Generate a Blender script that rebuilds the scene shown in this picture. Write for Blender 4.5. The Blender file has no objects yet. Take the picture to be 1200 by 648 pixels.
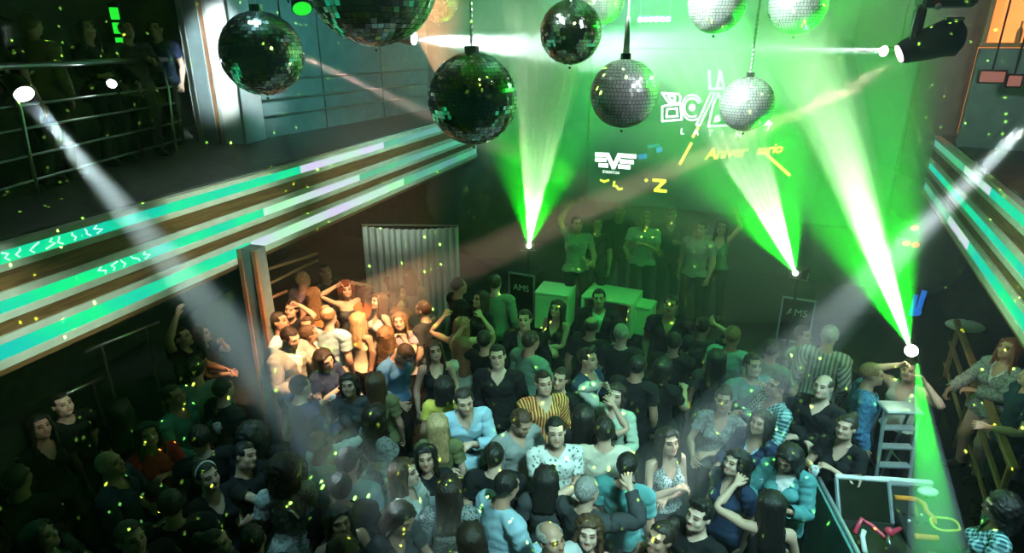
import bpy, math, random, time
import numpy as np
from mathutils import Vector, Matrix

# ------------------------------------------------------------------ camera, world, lights, exposure
scene = bpy.context.scene
COL = scene.collection
EYE = 4.8                                   # the photographer stands on the upper floor
FPX, HORIZON = 730.0, 50.0                  # focal length and horizon in the 1200 x 648 frame
PITCH = math.atan((324 - HORIZON) / FPX)
cam = bpy.data.objects.new('camera', bpy.data.cameras.new('camera'))
COL.objects.link(cam); scene.camera = cam
cam.location = (0, 0, EYE); cam.rotation_euler = (math.pi / 2 - PITCH, 0, 0)
cam.data.sensor_width = 36.0; cam.data.lens = FPX / 1200 * 36.0; cam.data.clip_start = .05
scene.view_settings.view_transform = 'Standard'; scene.view_settings.look = 'None'
scene.view_settings.gamma = 1.0; scene.view_settings.use_curve_mapping = False
scene.view_settings.exposure = 0.0
scene.cycles.use_denoising = True
scene.cycles.max_bounces = 5; scene.cycles.diffuse_bounces = 2; scene.cycles.glossy_bounces = 3; scene.cycles.volume_bounces = 0
scene.cycles.transparent_max_bounces = 12; scene.cycles.sample_clamp_indirect = 3.0; scene.cycles.caustics_reflective = False

world = bpy.data.worlds.new('night'); scene.world = world; world.use_nodes = True
bg = world.node_tree.nodes['Background']; bg.inputs[0].default_value = (.06, .42, .42, 1); bg.inputs[1].default_value = .010

CP, SP = math.cos(PITCH), math.sin(PITCH)
def ray(px, py):
    a, b = (px - 600) / FPX, -(py - 324) / FPX
    return np.array([a, CP + SP * b, -SP + CP * b])
def at(px, py, z):
    """the point at height z that the photograph shows at pixel px, py"""
    r = ray(px, py); return r * ((z - EYE) / r[2]) + [0, 0, EYE]
def atd(px, py, d):
    return ray(px, py) * d + [0, 0, EYE]

def spot(name, a, b, power, colour, angle, blend=.15, radius=.03):
    l = bpy.data.lights.new(name, 'SPOT'); l.energy = power; l.color = colour; l.spot_size = math.radians(angle); l.spot_blend = blend; l.shadow_soft_size = radius
    o = bpy.data.objects.new(name, l); COL.objects.link(o); o.location = a
    o.rotation_euler = (Vector(b) - Vector(a)).to_track_quat('-Z', 'Y').to_euler(); return o

# the beams of the show: apex, a point each passes through
LASER1 = (atd(620, 288, 9.8), atd(648, 0, 5.6)); LASER2 = (atd(932, 320, 8.8), atd(815, 40, 5.8)); LASER3 = (atd(1068, 411, 6.35), atd(945, 60, 5.0))
LASER4 = (atd(1074, 424, 6.3), atd(1105, 690, 3.7))
BEAM_A = (atd(28, 110, 5.5), at(500, 655, 1.2)); BEAM_B = (atd(1222, 128, 5.6), at(745, 600, 1.1)); BEAM_C = (atd(485, 45, 8.6), atd(960, 80, 7.0))
BEAM_D = (atd(1036, 60, 8.8), atd(700, 50, 7.5)); BEAM_E = (atd(352, 66, 8.6), atd(660, 205, 8.0)); BEAM_F = (atd(1074, 68, 3.5), at(400, 375, 1.5))

# unseen wash spots without fixtures, added to light crowd, walls, haze and balls
spot('floor_wash', (1.6, .8, 6.6), at(700, 570, 1.4), 2300, (.50, 1, .95), 36, .9, .3)
spot('cool_wash', (4.5, 3.0, 6.4), at(900, 540, 1.4), 460, (.40, 1, .92), 42, .8, .3)
spot('green_wash', (2.0, 6.0, 6.6), at(690, 400, 1.2), 1100, (.03, 1, .14), 50, .8, .2)
spot('stage_wash', (4.5, 7.0, 6.6), at(800, 290, 1.2), 420, (.02, 1, .02), 80, .6, .2)
spot('amber_wash', (-.2, 5.0, 6.8), at(400, 392, 1.4), 10000, (1, .50, .22), 26, .8, .08)  # stands in for the moving head's warm light on the group
for k, (q, pw) in enumerate((((-4.0, 4.9, 2.8), 1700), ((-3.35, 6.9, 2.75), 1900), ((-2.3, 10.0, 2.7), 2600))): spot('front_wash', (1.5, 2.5, 6.2), q, pw, (.80, 1, .78), 19, .9, .15)
spot('side_wash', (-.5, 3.5, 6.0), (6.2, 8.4, 3.0), 1300, (.75, 1, .85), 56, .7, .3)
spot('pillar_wash', (-2.9, 6.6, 6.4), (-4.0, 9.2, 4.8), 2600, (.85, 1, 1), 22, .5, .1)
spot('haze_wash', (1.0, 3.0, 6.9), (1.4, 12.0, 5.7), 14000, (.28, 1, .70), 46, .9, .3)  # added only to brighten the upper haze
spot('ball_fill', (3.2, 5.0, 5.5), (-.3, 3.4, 4.95), 900, (.02, 1, .03), 40, .5, .12)  # added for green highlights on the mirror tiles
spot('terrace_wash', (3.4, 3.4, 6.3), (5.0, 5.6, 1.4), 420, (1, .70, .52), 30, .8, .1)
spot('desk_wash', (3.0, 2.0, 6.4), at(1060, 580, 1.2), 1700, (.50, .95, 1), 34, .8, .1)  # extra fill for the desk corner
spot('haze_blue', (-1.5, 3.6, 6.6), at(420, 500, 1.5), 1000, (.40, .9, 1), 34, .9, .2)
spot('ball_white', (2.4, 1.4, 6.6), (1.0, 3.8, 4.6), 260, (.9, 1, 1), 26, .6, .2)  # added to brighten the silver balls
spot('wall_wash', (0, 7.0, 6.6), (-3.0, 12.0, 4.4), 900, (.25, 1, .95), 60, .9, .3)
# ------------------------------------------------------------------ helpers
class MB:
    """collects shapes and links them as one mesh object"""
    def __init__(s): s.v = []; s.f = []
    def add(s, v, f):
        n = len(s.v); s.v += [tuple(map(float, p)) for p in v]; s.f += [tuple(i + n for i in q) for q in f]; return s
    def box(s, c, size, R=None, taper=1.0, bevel=.0):
        x, y, z = (q / 2 for q in size); R = np.eye(3) if R is None else R
        b = min(bevel, x * .9, y * .9, z * .9)
        if b > 0:
            bm = {}
            V = []; F = []
            def vid(p):
                k = tuple(round(q, 6) for q in p)
                if k not in bm: bm[k] = len(V); V.append(p)
                return bm[k]
            ex = (x, y, z)
            for ax in range(3):
                o = [(ax + 1) % 3, (ax + 2) % 3]
                for sg in (1, -1):
                    q = []
                    for su, sv in ((-1, -1), (1, -1), (1, 1), (-1, 1)):
                        p = [0, 0, 0]; p[ax] = sg * ex[ax]; p[o[0]] = su * (ex[o[0]] - b); p[o[1]] = sv * (ex[o[1]] - b); q.append(vid(tuple(p)))
                    F.append(q if sg > 0 else q[::-1])
            for ax in range(3):
                o = [(ax + 1) % 3, (ax + 2) % 3]
                for su in (1, -1):
                    for sv in (1, -1):
                        q = []
                        for e, first in ((1, 0), (1, 1), (-1, 1), (-1, 0)):
                            p = [0, 0, 0]; p[ax] = e * (ex[ax] - b); p[o[0]] = su * (ex[o[0]] - (0 if first == 0 else b)); p[o[1]] = sv * (ex[o[1]] - (b if first == 0 else 0)); q.append(vid(tuple(p)))
                        F.append(q if su * sv < 0 else q[::-1])
            for sx in (1, -1):
                for sy in (1, -1):
                    for sz in (1, -1):
                        q = [vid((sx * x, sy * (y - b), sz * (z - b))), vid((sx * (x - b), sy * y, sz * (z - b))), vid((sx * (x - b), sy * (y - b), sz * z))]
                        F.append(q if sx * sy * sz > 0 else q[::-1])
        else:
            V = [(-x, -y, -z), (x, -y, -z), (x, y, -z), (-x, y, -z), (-x * taper, -y * taper, z), (x * taper, -y * taper, z), (x * taper, y * taper, z), (-x * taper, y * taper, z)]
            F = [(0, 3, 2, 1), (4, 5, 6, 7), (0, 1, 5, 4), (1, 2, 6, 5), (2, 3, 7, 6), (3, 0, 4, 7)]
        return s.add([R @ np.array(p) + np.array(c, float) for p in V], F)
    def quad(s, *p): return s.add(p, [tuple(range(len(p)))])
    def tube(s, pts, r, n=10, caps=True, radii=None):
        P = [np.array(p, float) for p in pts]; V = []; F = []; prev = None
        for i, p in enumerate(P):
            d = P[min(i + 1, len(P) - 1)] - P[max(i - 1, 0)]; d = d / (np.linalg.norm(d) + 1e-9)
            if prev is None:
                a = np.array([0, 0, 1.]) if abs(d[2]) < .9 else np.array([1., 0, 0])
            else: a = prev
            u = a - (a @ d) * d; u /= np.linalg.norm(u) + 1e-9; w = np.cross(d, u); prev = u
            rr = radii[i] if radii else r
            V += [p + rr * (math.cos(2 * math.pi * k / n) * u + math.sin(2 * math.pi * k / n) * w) for k in range(n)]
        for i in range(len(P) - 1):
            F += [(i * n + k, i * n + (k + 1) % n, (i + 1) * n + (k + 1) % n, (i + 1) * n + k) for k in range(n)]
        if caps: F += [tuple(range(n))[::-1], tuple((len(P) - 1) * n + k for k in range(n))]
        return s.add(V, F)
    def ball(s, c, r, n=16, m=10, sc=(1, 1, 1)):
        V = [(0, 0, -1)]; F = []
        for j in range(1, m):
            t = -math.pi / 2 + math.pi * j / m
            V += [(math.cos(t) * math.cos(2 * math.pi * i / n), math.cos(t) * math.sin(2 * math.pi * i / n), math.sin(t)) for i in range(n)]
        V.append((0, 0, 1)); L = len(V) - 1
        for i in range(n):
            F.append((0, 1 + (i + 1) % n, 1 + i)); F.append((L, 1 + (m - 2) * n + i, 1 + (m - 2) * n + (i + 1) % n))
            for j in range(m - 2): F.append((1 + j * n + i, 1 + j * n + (i + 1) % n, 1 + (j + 1) * n + (i + 1) % n, 1 + (j + 1) * n + i))
        return s.add([np.array(v) * r * np.array(sc) + np.array(c, float) for v in V], F)
    def build(s, name, mat, parent=None, smooth=False):
        me = bpy.data.meshes.new(name); me.from_pydata(s.v, [], s.f); me.update()
        if mat: me.materials.append(mat)
        if smooth: me.shade_smooth()
        o = bpy.data.objects.new(name, me); COL.objects.link(o)
        if parent is not None: o.parent = parent
        return o

def tag(o, label, cat=None, group=None, kind=None):
    if label: o['label'] = label
    if cat: o['category'] = cat
    if group: o['group'] = group
    if kind: o['kind'] = kind
    return o
def thing(name, label, cat, loc=(0, 0, 0), rz=0, group=None, kind=None):
    o = bpy.data.objects.new(name, None); COL.objects.link(o); o.location = loc; o.rotation_euler = (0, 0, rz); o.empty_display_size = .1
    return tag(o, label, cat, group, kind)
def Rz(a): return np.array(Matrix.Rotation(a, 3, 'Z'))
def frame_to(d):
    return np.array(Vector(d).to_track_quat('Z', 'Y').to_matrix())

# ------------------------------------------------------------------ materials
def mat(name, col, rough=.6, metal=0., emit=None, es=0., bump=0., bscale=30., var=0., vscale=6., coat=0.):
    m = bpy.data.materials.new(name); m.use_nodes = True; nt = m.node_tree; b = nt.nodes['Principled BSDF']
    b.inputs['Base Color'].default_value = (*col, 1); b.inputs['Roughness'].default_value = rough; b.inputs['Metallic'].default_value = metal
    if coat: b.inputs['Coat Weight'].default_value = coat
    if emit: b.inputs['Emission Color'].default_value = (*emit, 1); b.inputs['Emission Strength'].default_value = es
    if var or bump:
        tc = nt.nodes.new('ShaderNodeTexCoord'); nz = nt.nodes.new('ShaderNodeTexNoise'); nz.inputs['Scale'].default_value = vscale; nz.inputs['Detail'].default_value = 5
        nt.links.new(tc.outputs['Object'], nz.inputs['Vector'])
        if var:
            r = nt.nodes.new('ShaderNodeValToRGB'); r.color_ramp.elements[0].position = .3; r.color_ramp.elements[1].position = .7
            r.color_ramp.elements[0].color = (*[c * (1 - var) for c in col], 1); r.color_ramp.elements[1].color = (*[min(1, c * (1 + var)) for c in col], 1)
            nt.links.new(nz.outputs['Fac'], r.inputs[0]); nt.links.new(r.outputs[0], b.inputs['Base Color'])
        if bump:
            n2 = nt.nodes.new('ShaderNodeTexNoise'); n2.inputs['Scale'].default_value = bscale; nt.links.new(tc.outputs['Object'], n2.inputs['Vector'])
            bp = nt.nodes.new('ShaderNodeBump'); bp.inputs['Strength'].default_value = bump; bp.inputs['Distance'].default_value = .01
            nt.links.new(n2.outputs['Fac'], bp.inputs['Height']); nt.links.new(bp.outputs[0], b.inputs['Normal'])
    return m
def wood(name, c0, c1, scale=(1, 1, 14), rough=.45):
    m = mat(name, c0, rough); nt = m.node_tree; b = nt.nodes['Principled BSDF']
    tc = nt.nodes.new('ShaderNodeTexCoord'); mp = nt.nodes.new('ShaderNodeMapping'); mp.inputs['Scale'].default_value = scale
    nz = nt.nodes.new('ShaderNodeTexNoise'); nz.inputs['Scale'].default_value = 4; nz.inputs['Detail'].default_value = 8; nz.inputs['Distortion'].default_value = .6
    r = nt.nodes.new('ShaderNodeValToRGB'); r.color_ramp.elements[0].position = .35; r.color_ramp.elements[1].position = .65
    r.color_ramp.elements[0].color = (*c0, 1); r.color_ramp.elements[1].color = (*c1, 1)
    nt.links.new(tc.outputs['Object'], mp.inputs[0]); nt.links.new(mp.outputs[0], nz.inputs['Vector']); nt.links.new(nz.outputs['Fac'], r.inputs[0]); nt.links.new(r.outputs[0], b.inputs['Base Color']); return m
def volume(name, density, col=(1, 1, 1), g=.0):
    m = bpy.data.materials.new(name); m.use_nodes = True; nt = m.node_tree; nt.nodes.clear()
    out = nt.nodes.new('ShaderNodeOutputMaterial'); v = nt.nodes.new('ShaderNodeVolumeScatter'); v.inputs['Density'].default_value = density; v.inputs['Color'].default_value = (*col, 1); v.inputs['Anisotropy'].default_value = g
    nt.links.new(v.outputs[0], out.inputs['Volume']); return m
M = dict(
    markglow=mat('glowing_mark', (.6, .8, .7), .5, 0, (.6, 1, .75), 1.1), floor=mat('dark_floor', (.02, .025, .028), .35, var=.4), wall=mat('dark_wall', (.05, .06, .065), .8, var=.25, bump=.2), grey=mat('grey_panel', (.13, .18, .19), .55, var=.15),
    ceil=mat('dark_ceiling', (.07, .075, .075), .9, var=.3), ledge=mat('dark_ledge', (.05, .06, .06), .5, var=.3), pale=mat('pale_strip', (.62, .70, .60), .5, var=.1),
    brown=wood('brown_wood', (.10, .05, .02), (.24, .13, .05), (.6, .6, 10)), rail=wood('rail_wood', (.30, .15, .07), (.42, .22, .10)), steel=mat('brushed_steel', (.62, .66, .64), .28, 1., bump=.05),
    chrome=mat('chrome', (.85, .88, .88), .08, 1.), black=mat('black_plastic', (.012, .012, .013), .4, var=.3), rubber=mat('matt_black', (.01, .01, .01), .8, var=.2), white=mat('white_lacquer', (.75, .77, .75), .4, var=.05),
    alu=mat('aluminium', (.62, .72, .78), .35, .7, var=.1), stage=mat('stage_black', (.015, .018, .016), .6, var=.3), clad=mat('pillar_cladding', (.55, .60, .62), .3, .3, var=.1), copper=mat('copper_edge', (.45, .22, .12), .4, .5, var=.2),
    teal=mat('teal_side', (.12, .34, .32), .5, var=.2), lens=mat('lamp_lens', (.9, .95, 1), .1, 0, (.85, .97, 1), 14), warmlens=mat('warm_lens', (1, .8, .7), .1, 0, (1, .75, .6), 8), glens=mat('laser_lens', (.8, 1, .8), .1, 0, (.75, 1, .6), 40),
    led=mat('green_led', (.02, .4, .02), .3, 0, (.02, .9, .04), 1.0), red=mat('red_lamp', (.5, .03, .03), .3, 0, (1, .02, .02), 3.0), blue=mat('blue_sign', (.02, .1, .5), .4, 0, (.02, .22, .9), .6),
    orange=mat('orange_plastic', (.85, .30, .03), .45, var=.1), yellow=mat('yellow_cable', (.75, .80, .06), .5, var=.1), pinkred=mat('red_cable', (.65, .05, .10), .4, var=.1), glass=mat('dark_screen', (.015, .02, .012), .08, var=.2, coat=.5), mirror=mat('mirror_glass', (.93, .95, .95), .12, 1.), silver=mat('frosted_mirror', (.92, .95, .95), .34, .6),
)
# ------------------------------------------------------------------ the room
DL = np.array([math.sin(math.radians(18.2)), math.cos(math.radians(18.2)), 0]); AL = np.array([-4.04, 4.33, 0])        # balcony on the one side
DR = np.array([math.sin(math.radians(25)), math.cos(math.radians(25)), 0]); AR = np.array([4.57, 5.12, 0])             # and on the other
EB = np.array([.9063, -.4226, 0]); NB = np.array([-.4226, -.9063, 0]); OB = np.array([-.8, 14.2, 0])                   # back wall: along, towards the room
BAL, UND = 3.35, 2.34
def struct(o, label=None): return tag(o, label, None, None, 'structure')
def slab(name, m, pts, z0, z1):
    n = len(pts); b = MB(); b.add([(p[0], p[1], z0) for p in pts] + [(p[0], p[1], z1) for p in pts], [tuple(range(n))[::-1], tuple(range(n, 2 * n))] + [(i, (i + 1) % n, n + (i + 1) % n, n + i) for i in range(n)])
    return b.build(name, m)
struct(slab('floor', M['floor'], [(-9, 1), (9, 1), (9, 20), (-9, 20)], -.2, 0), 'dark dance floor under the crowd')
struct(slab('ceiling', M['ceil'], [(-9, -1), (10, -1), (10, 20), (-9, 20)], 7.0, 7.2), 'black ceiling above the mirror balls')
def wall(name, a, b, z0, z1, th, m, label):
    a = np.array(a[:2]); b = np.array(b[:2]); d = (b - a) / np.linalg.norm(b - a); n = np.array([-d[1], d[0]]) * th
    return struct(slab(name, m, [a, b, b + n, a + n], z0, z1), label)
wall('wall_back', OB - 5 * EB, OB + 12 * EB, 0, 7.0, .25, M['wall'], 'dark back wall behind the stage')
wall('wall_left', (-8.0, 2.0), (-4.9, 16.2), 0, 7.0, .2, M['wall'], 'dark side wall behind the balcony guests')
wall('wall_right', (6.3, 2.0), (11.2, 9.4), 0, 7.0, -.2, M['wall'], 'dark side wall behind the terrace')

# balconies: floor slab and the striped front with lit panels
def quadstrip(P, D, t0, t1, z0, z1, off, th):
    n = np.array([D[1], -D[0], 0]); n = n if n @ (np.array([1.5, 8, 0]) - P) > 0 else -n
    b = MB(); a0 = P + D * t0 + n * off; a1 = P + D * t1 + n * off; k = n * th
    v = [a0 + [0, 0, z0], a1 + [0, 0, z0], a1 + [0, 0, z1], a0 + [0, 0, z1]]; v += [q - k for q in v]
    return b.add(v, [(0, 1, 2, 3), (7, 6, 5, 4), (0, 4, 5, 1), (1, 5, 6, 2), (2, 6, 7, 3), (3, 7, 4, 0)])
def glow(name, c, s):
    m = mat(name, (.02, .10, .08), .3, 0, c, s); nt = m.node_tree; b = nt.nodes['Principled BSDF']
    tc = nt.nodes.new('ShaderNodeTexCoord'); nz = nt.nodes.new('ShaderNodeTexNoise'); nz.inputs['Scale'].default_value = 1.1; nz.inputs['Detail'].default_value = 3
    r = nt.nodes.new('ShaderNodeValToRGB'); r.color_ramp.elements[0].position = .35; r.color_ramp.elements[1].position = .68
    r.color_ramp.elements[0].color = (c[0], c[1] * .72, c[2], 1); r.color_ramp.elements[1].color = (c[0] * .6, min(1, c[1] * 1.2), c[2] * .55, 1)
    nt.links.new(tc.outputs['Object'], nz.inputs['Vector']); nt.links.new(nz.outputs['Fac'], r.inputs[0]); nt.links.new(r.outputs[0], b.inputs['Emission Color']); return m
G1 = glow('lit_panel_teal', (.0, .62, .36), 1.25); G2 = glow('lit_panel_white', (.70, .86, .92), 1.0); G3 = glow('lit_panel_pale', (.14, .62, .42), .8)
BANDS = [(0, .05, 'pale'), (.05, .15, 'lit'), (.15, .205, 'pale'), (.205, .355, 'brown'), (.355, .42, 'pale'), (.42, .52, 'lit'), (.52, .58, 'pale'), (.58, .69, 'brown'), (.69, .75, 'pale'), (.75, .875, 'lit'), (.875, .945, 'pale'), (.945, 1, 'brown')]
def balcony_front(P, D, t0, t1, breaks, label):
    root = thing('balcony_front', label, None, tuple(P + D * t0), 0, None, 'structure')
    def put(name, mb, m):
        o = mb.build(name, m, root); o.matrix_parent_inverse = Matrix.Translation(-Vector(P + D * t0)); return o
    put('backing', quadstrip(P, D, t0, t1, UND, BAL, -.05, .08), M['ledge'])
    i = 0
    for f0, f1, k in BANDS:
        z1, z0 = BAL - (BAL - UND) * f0, BAL - (BAL - UND) * f1
        if k == 'pale': put('pale_strip', quadstrip(P, D, t0, t1, z0, z1, .045, .09), M['pale'])
        elif k == 'brown': put('wood_band', quadstrip(P, D, t0, t1, z0, z1, .02, .06), M['brown'])
        else:
            b = [t0] + breaks[i] + [t1]; i += 1
            for j, g in enumerate((G1, G2, G3)[:len(b) - 1]): put('light_panel', quadstrip(P, D, b[j], b[j + 1] - .01, z0, z1, .03, .06), g)
    return root
bf = balcony_front(AL, DL, -3.0, 10.3, [[4.0, 6.2], [3.2, 5.4], [2.9, 6.8]], 'long striped balcony front of teal light panels, pale strips and brown wood above the dark crowd')
mk = random.Random(5); nf = np.array([DL[1], -DL[0], 0])
for t, f in [(.15 + .115 * i, .10) for i in range(9)] + [(1.0 + .12 * i, .47) for i in range(5)]:
    z = BAL - (BAL - UND) * f; P = [AL + DL * (t + mk.uniform(-.03, .03)) + nf * .034 + [0, 0, z + q] for q in (-.035, -.01, .015, .035)]
    P = [p + DL * mk.uniform(-.03, .03) for p in P]; o = MB().tube(P, .007, 6).build('scribbled_mark', M['markglow'], bf); o.matrix_parent_inverse = Matrix.Translation(-bf.location)  # scribbles carry added glow to look pale against the lit panels
balcony_front(AR, DR, -2.5, 6.0, [[1.9, 3.4], [8], [2.2, 3.6]], 'striped balcony front with teal light panels above the ladder and terrace')
nl = np.array([DL[1], -DL[0], 0])
struct(slab('floor_balcony_left', M['ledge'], [(AL - DL * 3 - nl * .05)[:2], (AL + DL * 10.2 - nl * .05)[:2], (-5.2, 15.6), (-8.0, 2.0)], UND + .25, BAL + .02), 'dark balcony slab under the steel railing')
nr = np.array([-DR[1], DR[0], 0])
struct(slab('floor_balcony_right', M['ledge'], [(AR - DR * 2.5 - nr * .05)[:2], (9, 3), (11, 9.0), (AR + DR * 6 - nr * .05)[:2]][::-1], UND + .25, BAL + .02), 'dark balcony slab over the terrace')

# upper wall panels beyond the pillar and above the far balcony front
def upper_wall(name, a, b, z0, z1, label, rows):
    o = wall(name, a, b, z0, z1, .12, M['grey'], label)
    a = np.array(a[:2]); b = np.array(b[:2]); d = (b - a); L = np.linalg.norm(d); d = d / L; n = np.array([d[1], -d[0]])
    for i, z in enumerate(rows):
        p = a + n * .02; q = b + n * .02
        MB().tube([(p[0], p[1], z), (q[0], q[1], z)], .016, 8).build('wall_rail', M['steel'], o)
    for k in range(1, 3):
        p = a + d * L * k / 3 + n * .004
        MB().box((p[0], p[1], (z0 + z1) / 2), (.02, .02, z1 - z0)).build('wall_seam', M['ledge'], o)
    return o
upper_wall('wall_panel_left', atd(286, 100, 9.4)[:2], OB - 1.2 * EB, BAL, 7.0, 'grey panelled upper wall with thin steel lines behind the mirror balls', (BAL + .35, BAL + .6, BAL + .9))

# pillar on the balcony and the column that stands among the crowd
pc = atd(258, 120, 9.25); pil = struct(MB().box((pc[0], pc[1] + .25, (BAL + 7) / 2), (.80, .55, 7 - BAL), Rz(-.16)).build('pillar', M['clad']), 'tall clad pillar with a bright white face on the balcony')
Rp = Rz(-.16)
for dx, w, mname, nm in ((-.34, .05, 'steel', 'edge_strip'), (-.02, .045, 'copper', 'edge_strip'), (.22, .30, 'white', 'face_panel'), (-.18, .2, 'grey', 'face_panel'), (.385, .03, 'steel', 'edge_strip')):
    c = Rp @ np.array([dx, -.285, 0]) + np.array([pc[0], pc[1] + .25, (BAL + 7) / 2]); MB().box(c, (w, .03, 7 - BAL - .01), Rp).build(nm, M[mname], pil)
cc = at(291, 318, UND)
col = struct(MB().box((cc[0] + .02, cc[1] + .15, UND / 2 + .12), (.20, .20, UND + .24), Rz(-.3)).build('column', M['grey']), 'slim column with copper edges under the balcony front')
for dx in (-.10, .10):
    c = Rz(-.3) @ np.array([dx, -.10, 0]); MB().box((cc[0] + .02 + c[0], cc[1] + .15 + c[1], UND / 2 + .12), (.05, .04, UND + .235), Rz(-.3)).build('edge_strip', M['copper'], col)

# stage along the back wall
SF = np.array([1.3, 9.15, 0])
def onstage(s, d): return SF + EB * s - NB * d
s0, s1 = -2.6, 5.2
st = slab('stage_platform', M['stage'], [(onstage(s0, 0))[:2], (onstage(s1, 0))[:2], (onstage(s1, 3.9))[:2], (onstage(s0, 3.9))[:2]], 0, .55); struct(st, 'low black stage along the back wall')
# terrace by the railing
tp = [at(1118, 420, .3), at(1205, 640, .3)]
d_t = (tp[0] - tp[1]); d_t /= np.linalg.norm(d_t)
# ---------------------------------------------------------------- human figure generator
def nrm(v):
    v = np.asarray(v, float); return v / (np.linalg.norm(v) + 1e-12)

def d_cone(P, a, b, ra, rb):
    a = np.asarray(a, float); ab = np.asarray(b, float) - a
    t = np.clip(((P - a) @ ab) / (ab @ ab + 1e-12), 0, 1)
    return np.linalg.norm(P - a - t[..., None] * ab, axis=-1) - (ra + (rb - ra) * t)

def d_ell(P, c, r):
    q = P - np.asarray(c, float); r = np.asarray(r, float)
    k0 = np.linalg.norm(q / r, axis=-1); k1 = np.linalg.norm(q / (r * r), axis=-1) + 1e-9
    return k0 * (k0 - 1) / k1

def smin(a, b, k):
    h = np.clip(0.5 + 0.5 * (b - a) / k, 0, 1)
    return b + (a - b) * h - k * h * (1 - h)

def prim_d(pr, P):
    return d_cone(P, *pr['g']) if pr['t'] == 'c' else d_ell(P, *pr['g'])

def prim_box(pr):
    if pr['t'] == 'c':
        a, b, ra, rb = pr['g']; m = max(ra, rb); a = np.asarray(a); b = np.asarray(b)
        return np.minimum(a, b) - m, np.maximum(a, b) + m
    c, r = np.asarray(pr['g'][0]), np.asarray(pr['g'][1])
    return c - r, c + r

class Grid:
    def __init__(s, lo, hi, h):
        s.lo = np.asarray(lo, float); s.h = h
        s.n = np.ceil((np.asarray(hi) - s.lo) / h).astype(int) + 1
        s.F = np.full(s.n, 0.5, np.float32)
    def apply(s, pr):
        m = pr['k'] + 3 * s.h
        lo, hi = prim_box(pr)
        i0 = np.maximum(np.floor((lo - m - s.lo) / s.h).astype(int), 0); i1 = np.minimum(np.ceil((hi + m - s.lo) / s.h).astype(int) + 1, s.n)
        if (i1 <= i0).any(): return
        ax = [s.lo[i] + s.h * np.arange(i0[i], i1[i]) for i in range(3)]
        P = np.stack(np.meshgrid(*ax, indexing='ij'), -1)
        d = prim_d(pr, P)
        sl = tuple(slice(i0[i], i1[i]) for i in range(3))
        f = s.F[sl]
        s.F[sl] = smin(f, d, pr['k']) if pr.get('op', '+') == '+' else -smin(-f, d, pr['k'])
    def points(s):
        ax = [s.lo[i] + s.h * np.arange(s.n[i]) for i in range(3)]
        return np.stack(np.meshgrid(*ax, indexing='ij'), -1)

def surface_nets(F, lo, h):
    nx, ny, nz = F.shape
    S = F < 0
    C = np.zeros((nx - 1, ny - 1, nz - 1), np.int8)
    offs = [(i, j, k) for i in (0, 1) for j in (0, 1) for k in (0, 1)]
    for i, j, k in offs: C += S[i:nx - 1 + i, j:ny - 1 + j, k:nz - 1 + k]
    act = np.argwhere((C > 0) & (C < 8))
    idx = np.full(C.shape, -1, np.int64); idx[tuple(act.T)] = np.arange(len(act))
    acc = np.zeros((len(act), 3)); cnt = np.zeros(len(act))
    for a in offs:
        for ax in range(3):
            if a[ax]: continue
            b = list(a); b[ax] = 1
            fa = F[tuple((act + a).T)]; fb = F[tuple((act + b).T)]
            m = (fa < 0) != (fb < 0)
            t = np.where(m, fa / np.where(m, fa - fb, 1), 0)
            p = np.tile(np.array(a, float), (len(act), 1)); p[:, ax] += t
            acc[m] += p[m]; cnt[m] += 1
    V = (act + acc / cnt[:, None]) * h + lo
    Q = []
    for ax in range(3):
        o = [i for i in range(3) if i != ax]
        sl0 = [slice(None)] * 3; sl1 = [slice(None)] * 3
        sl0[ax] = slice(0, -1); sl1[ax] = slice(1, None)
        e = np.argwhere(S[tuple(sl0)] != S[tuple(sl1)])
        ok = np.ones(len(e), bool)
        for q in o: ok &= (e[:, q] > 0) & (e[:, q] < F.shape[q] - 1)
        e = e[ok]
        flip = S[tuple(e.T)]
        u = np.zeros(3, int); u[o[0]] = 1; v = np.zeros(3, int); v[o[1]] = 1
        q = np.stack([idx[tuple((e - u - v).T)], idx[tuple((e - v).T)], idx[tuple(e.T)], idx[tuple((e - u).T)]], 1)
        if ax == 1: flip = ~flip
        q[~flip] = q[~flip][:, ::-1]
        Q.append(q)
    return V, np.concatenate(Q)

def decimate(V, Fc, target, keep=None):
    me = bpy.data.meshes.new('tmp'); me.from_pydata(V.tolist(), [], Fc.tolist())
    o = bpy.data.objects.new('tmp', me); bpy.context.scene.collection.objects.link(o)
    m = o.modifiers.new('d', 'DECIMATE'); m.ratio = min(1.0, target / (2.0 * len(Fc) if Fc.shape[1] == 4 else len(Fc)))
    if keep is not None:
        g = o.vertex_groups.new(name='k')
        for i in np.nonzero(keep > 0)[0]: g.add([int(i)], float(keep[i]), 'REPLACE')
        m.vertex_group = 'k'; m.vertex_group_factor = 1.0; m.invert_vertex_group = True
    dg = bpy.context.evaluated_depsgraph_get(); ev = o.evaluated_get(dg); em = ev.to_mesh()
    em.calc_loop_triangles()
    v = np.empty(len(em.vertices) * 3); em.vertices.foreach_get('co', v)
    t = np.empty(len(em.loop_triangles) * 3, np.int32); em.loop_triangles.foreach_get('vertices', t)
    ev.to_mesh_clear(); bpy.data.objects.remove(o); bpy.data.meshes.remove(me)
    return v.reshape(-1, 3), t.reshape(-1, 3).astype(int)

def vnormals(V, T):
    n = np.cross(V[T[:, 1]] - V[T[:, 0]], V[T[:, 2]] - V[T[:, 0]])
    N = np.zeros_like(V)
    for i in range(3): np.add.at(N, T[:, i], n)
    return N / (np.linalg.norm(N, axis=1, keepdims=True) + 1e-12)

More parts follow.
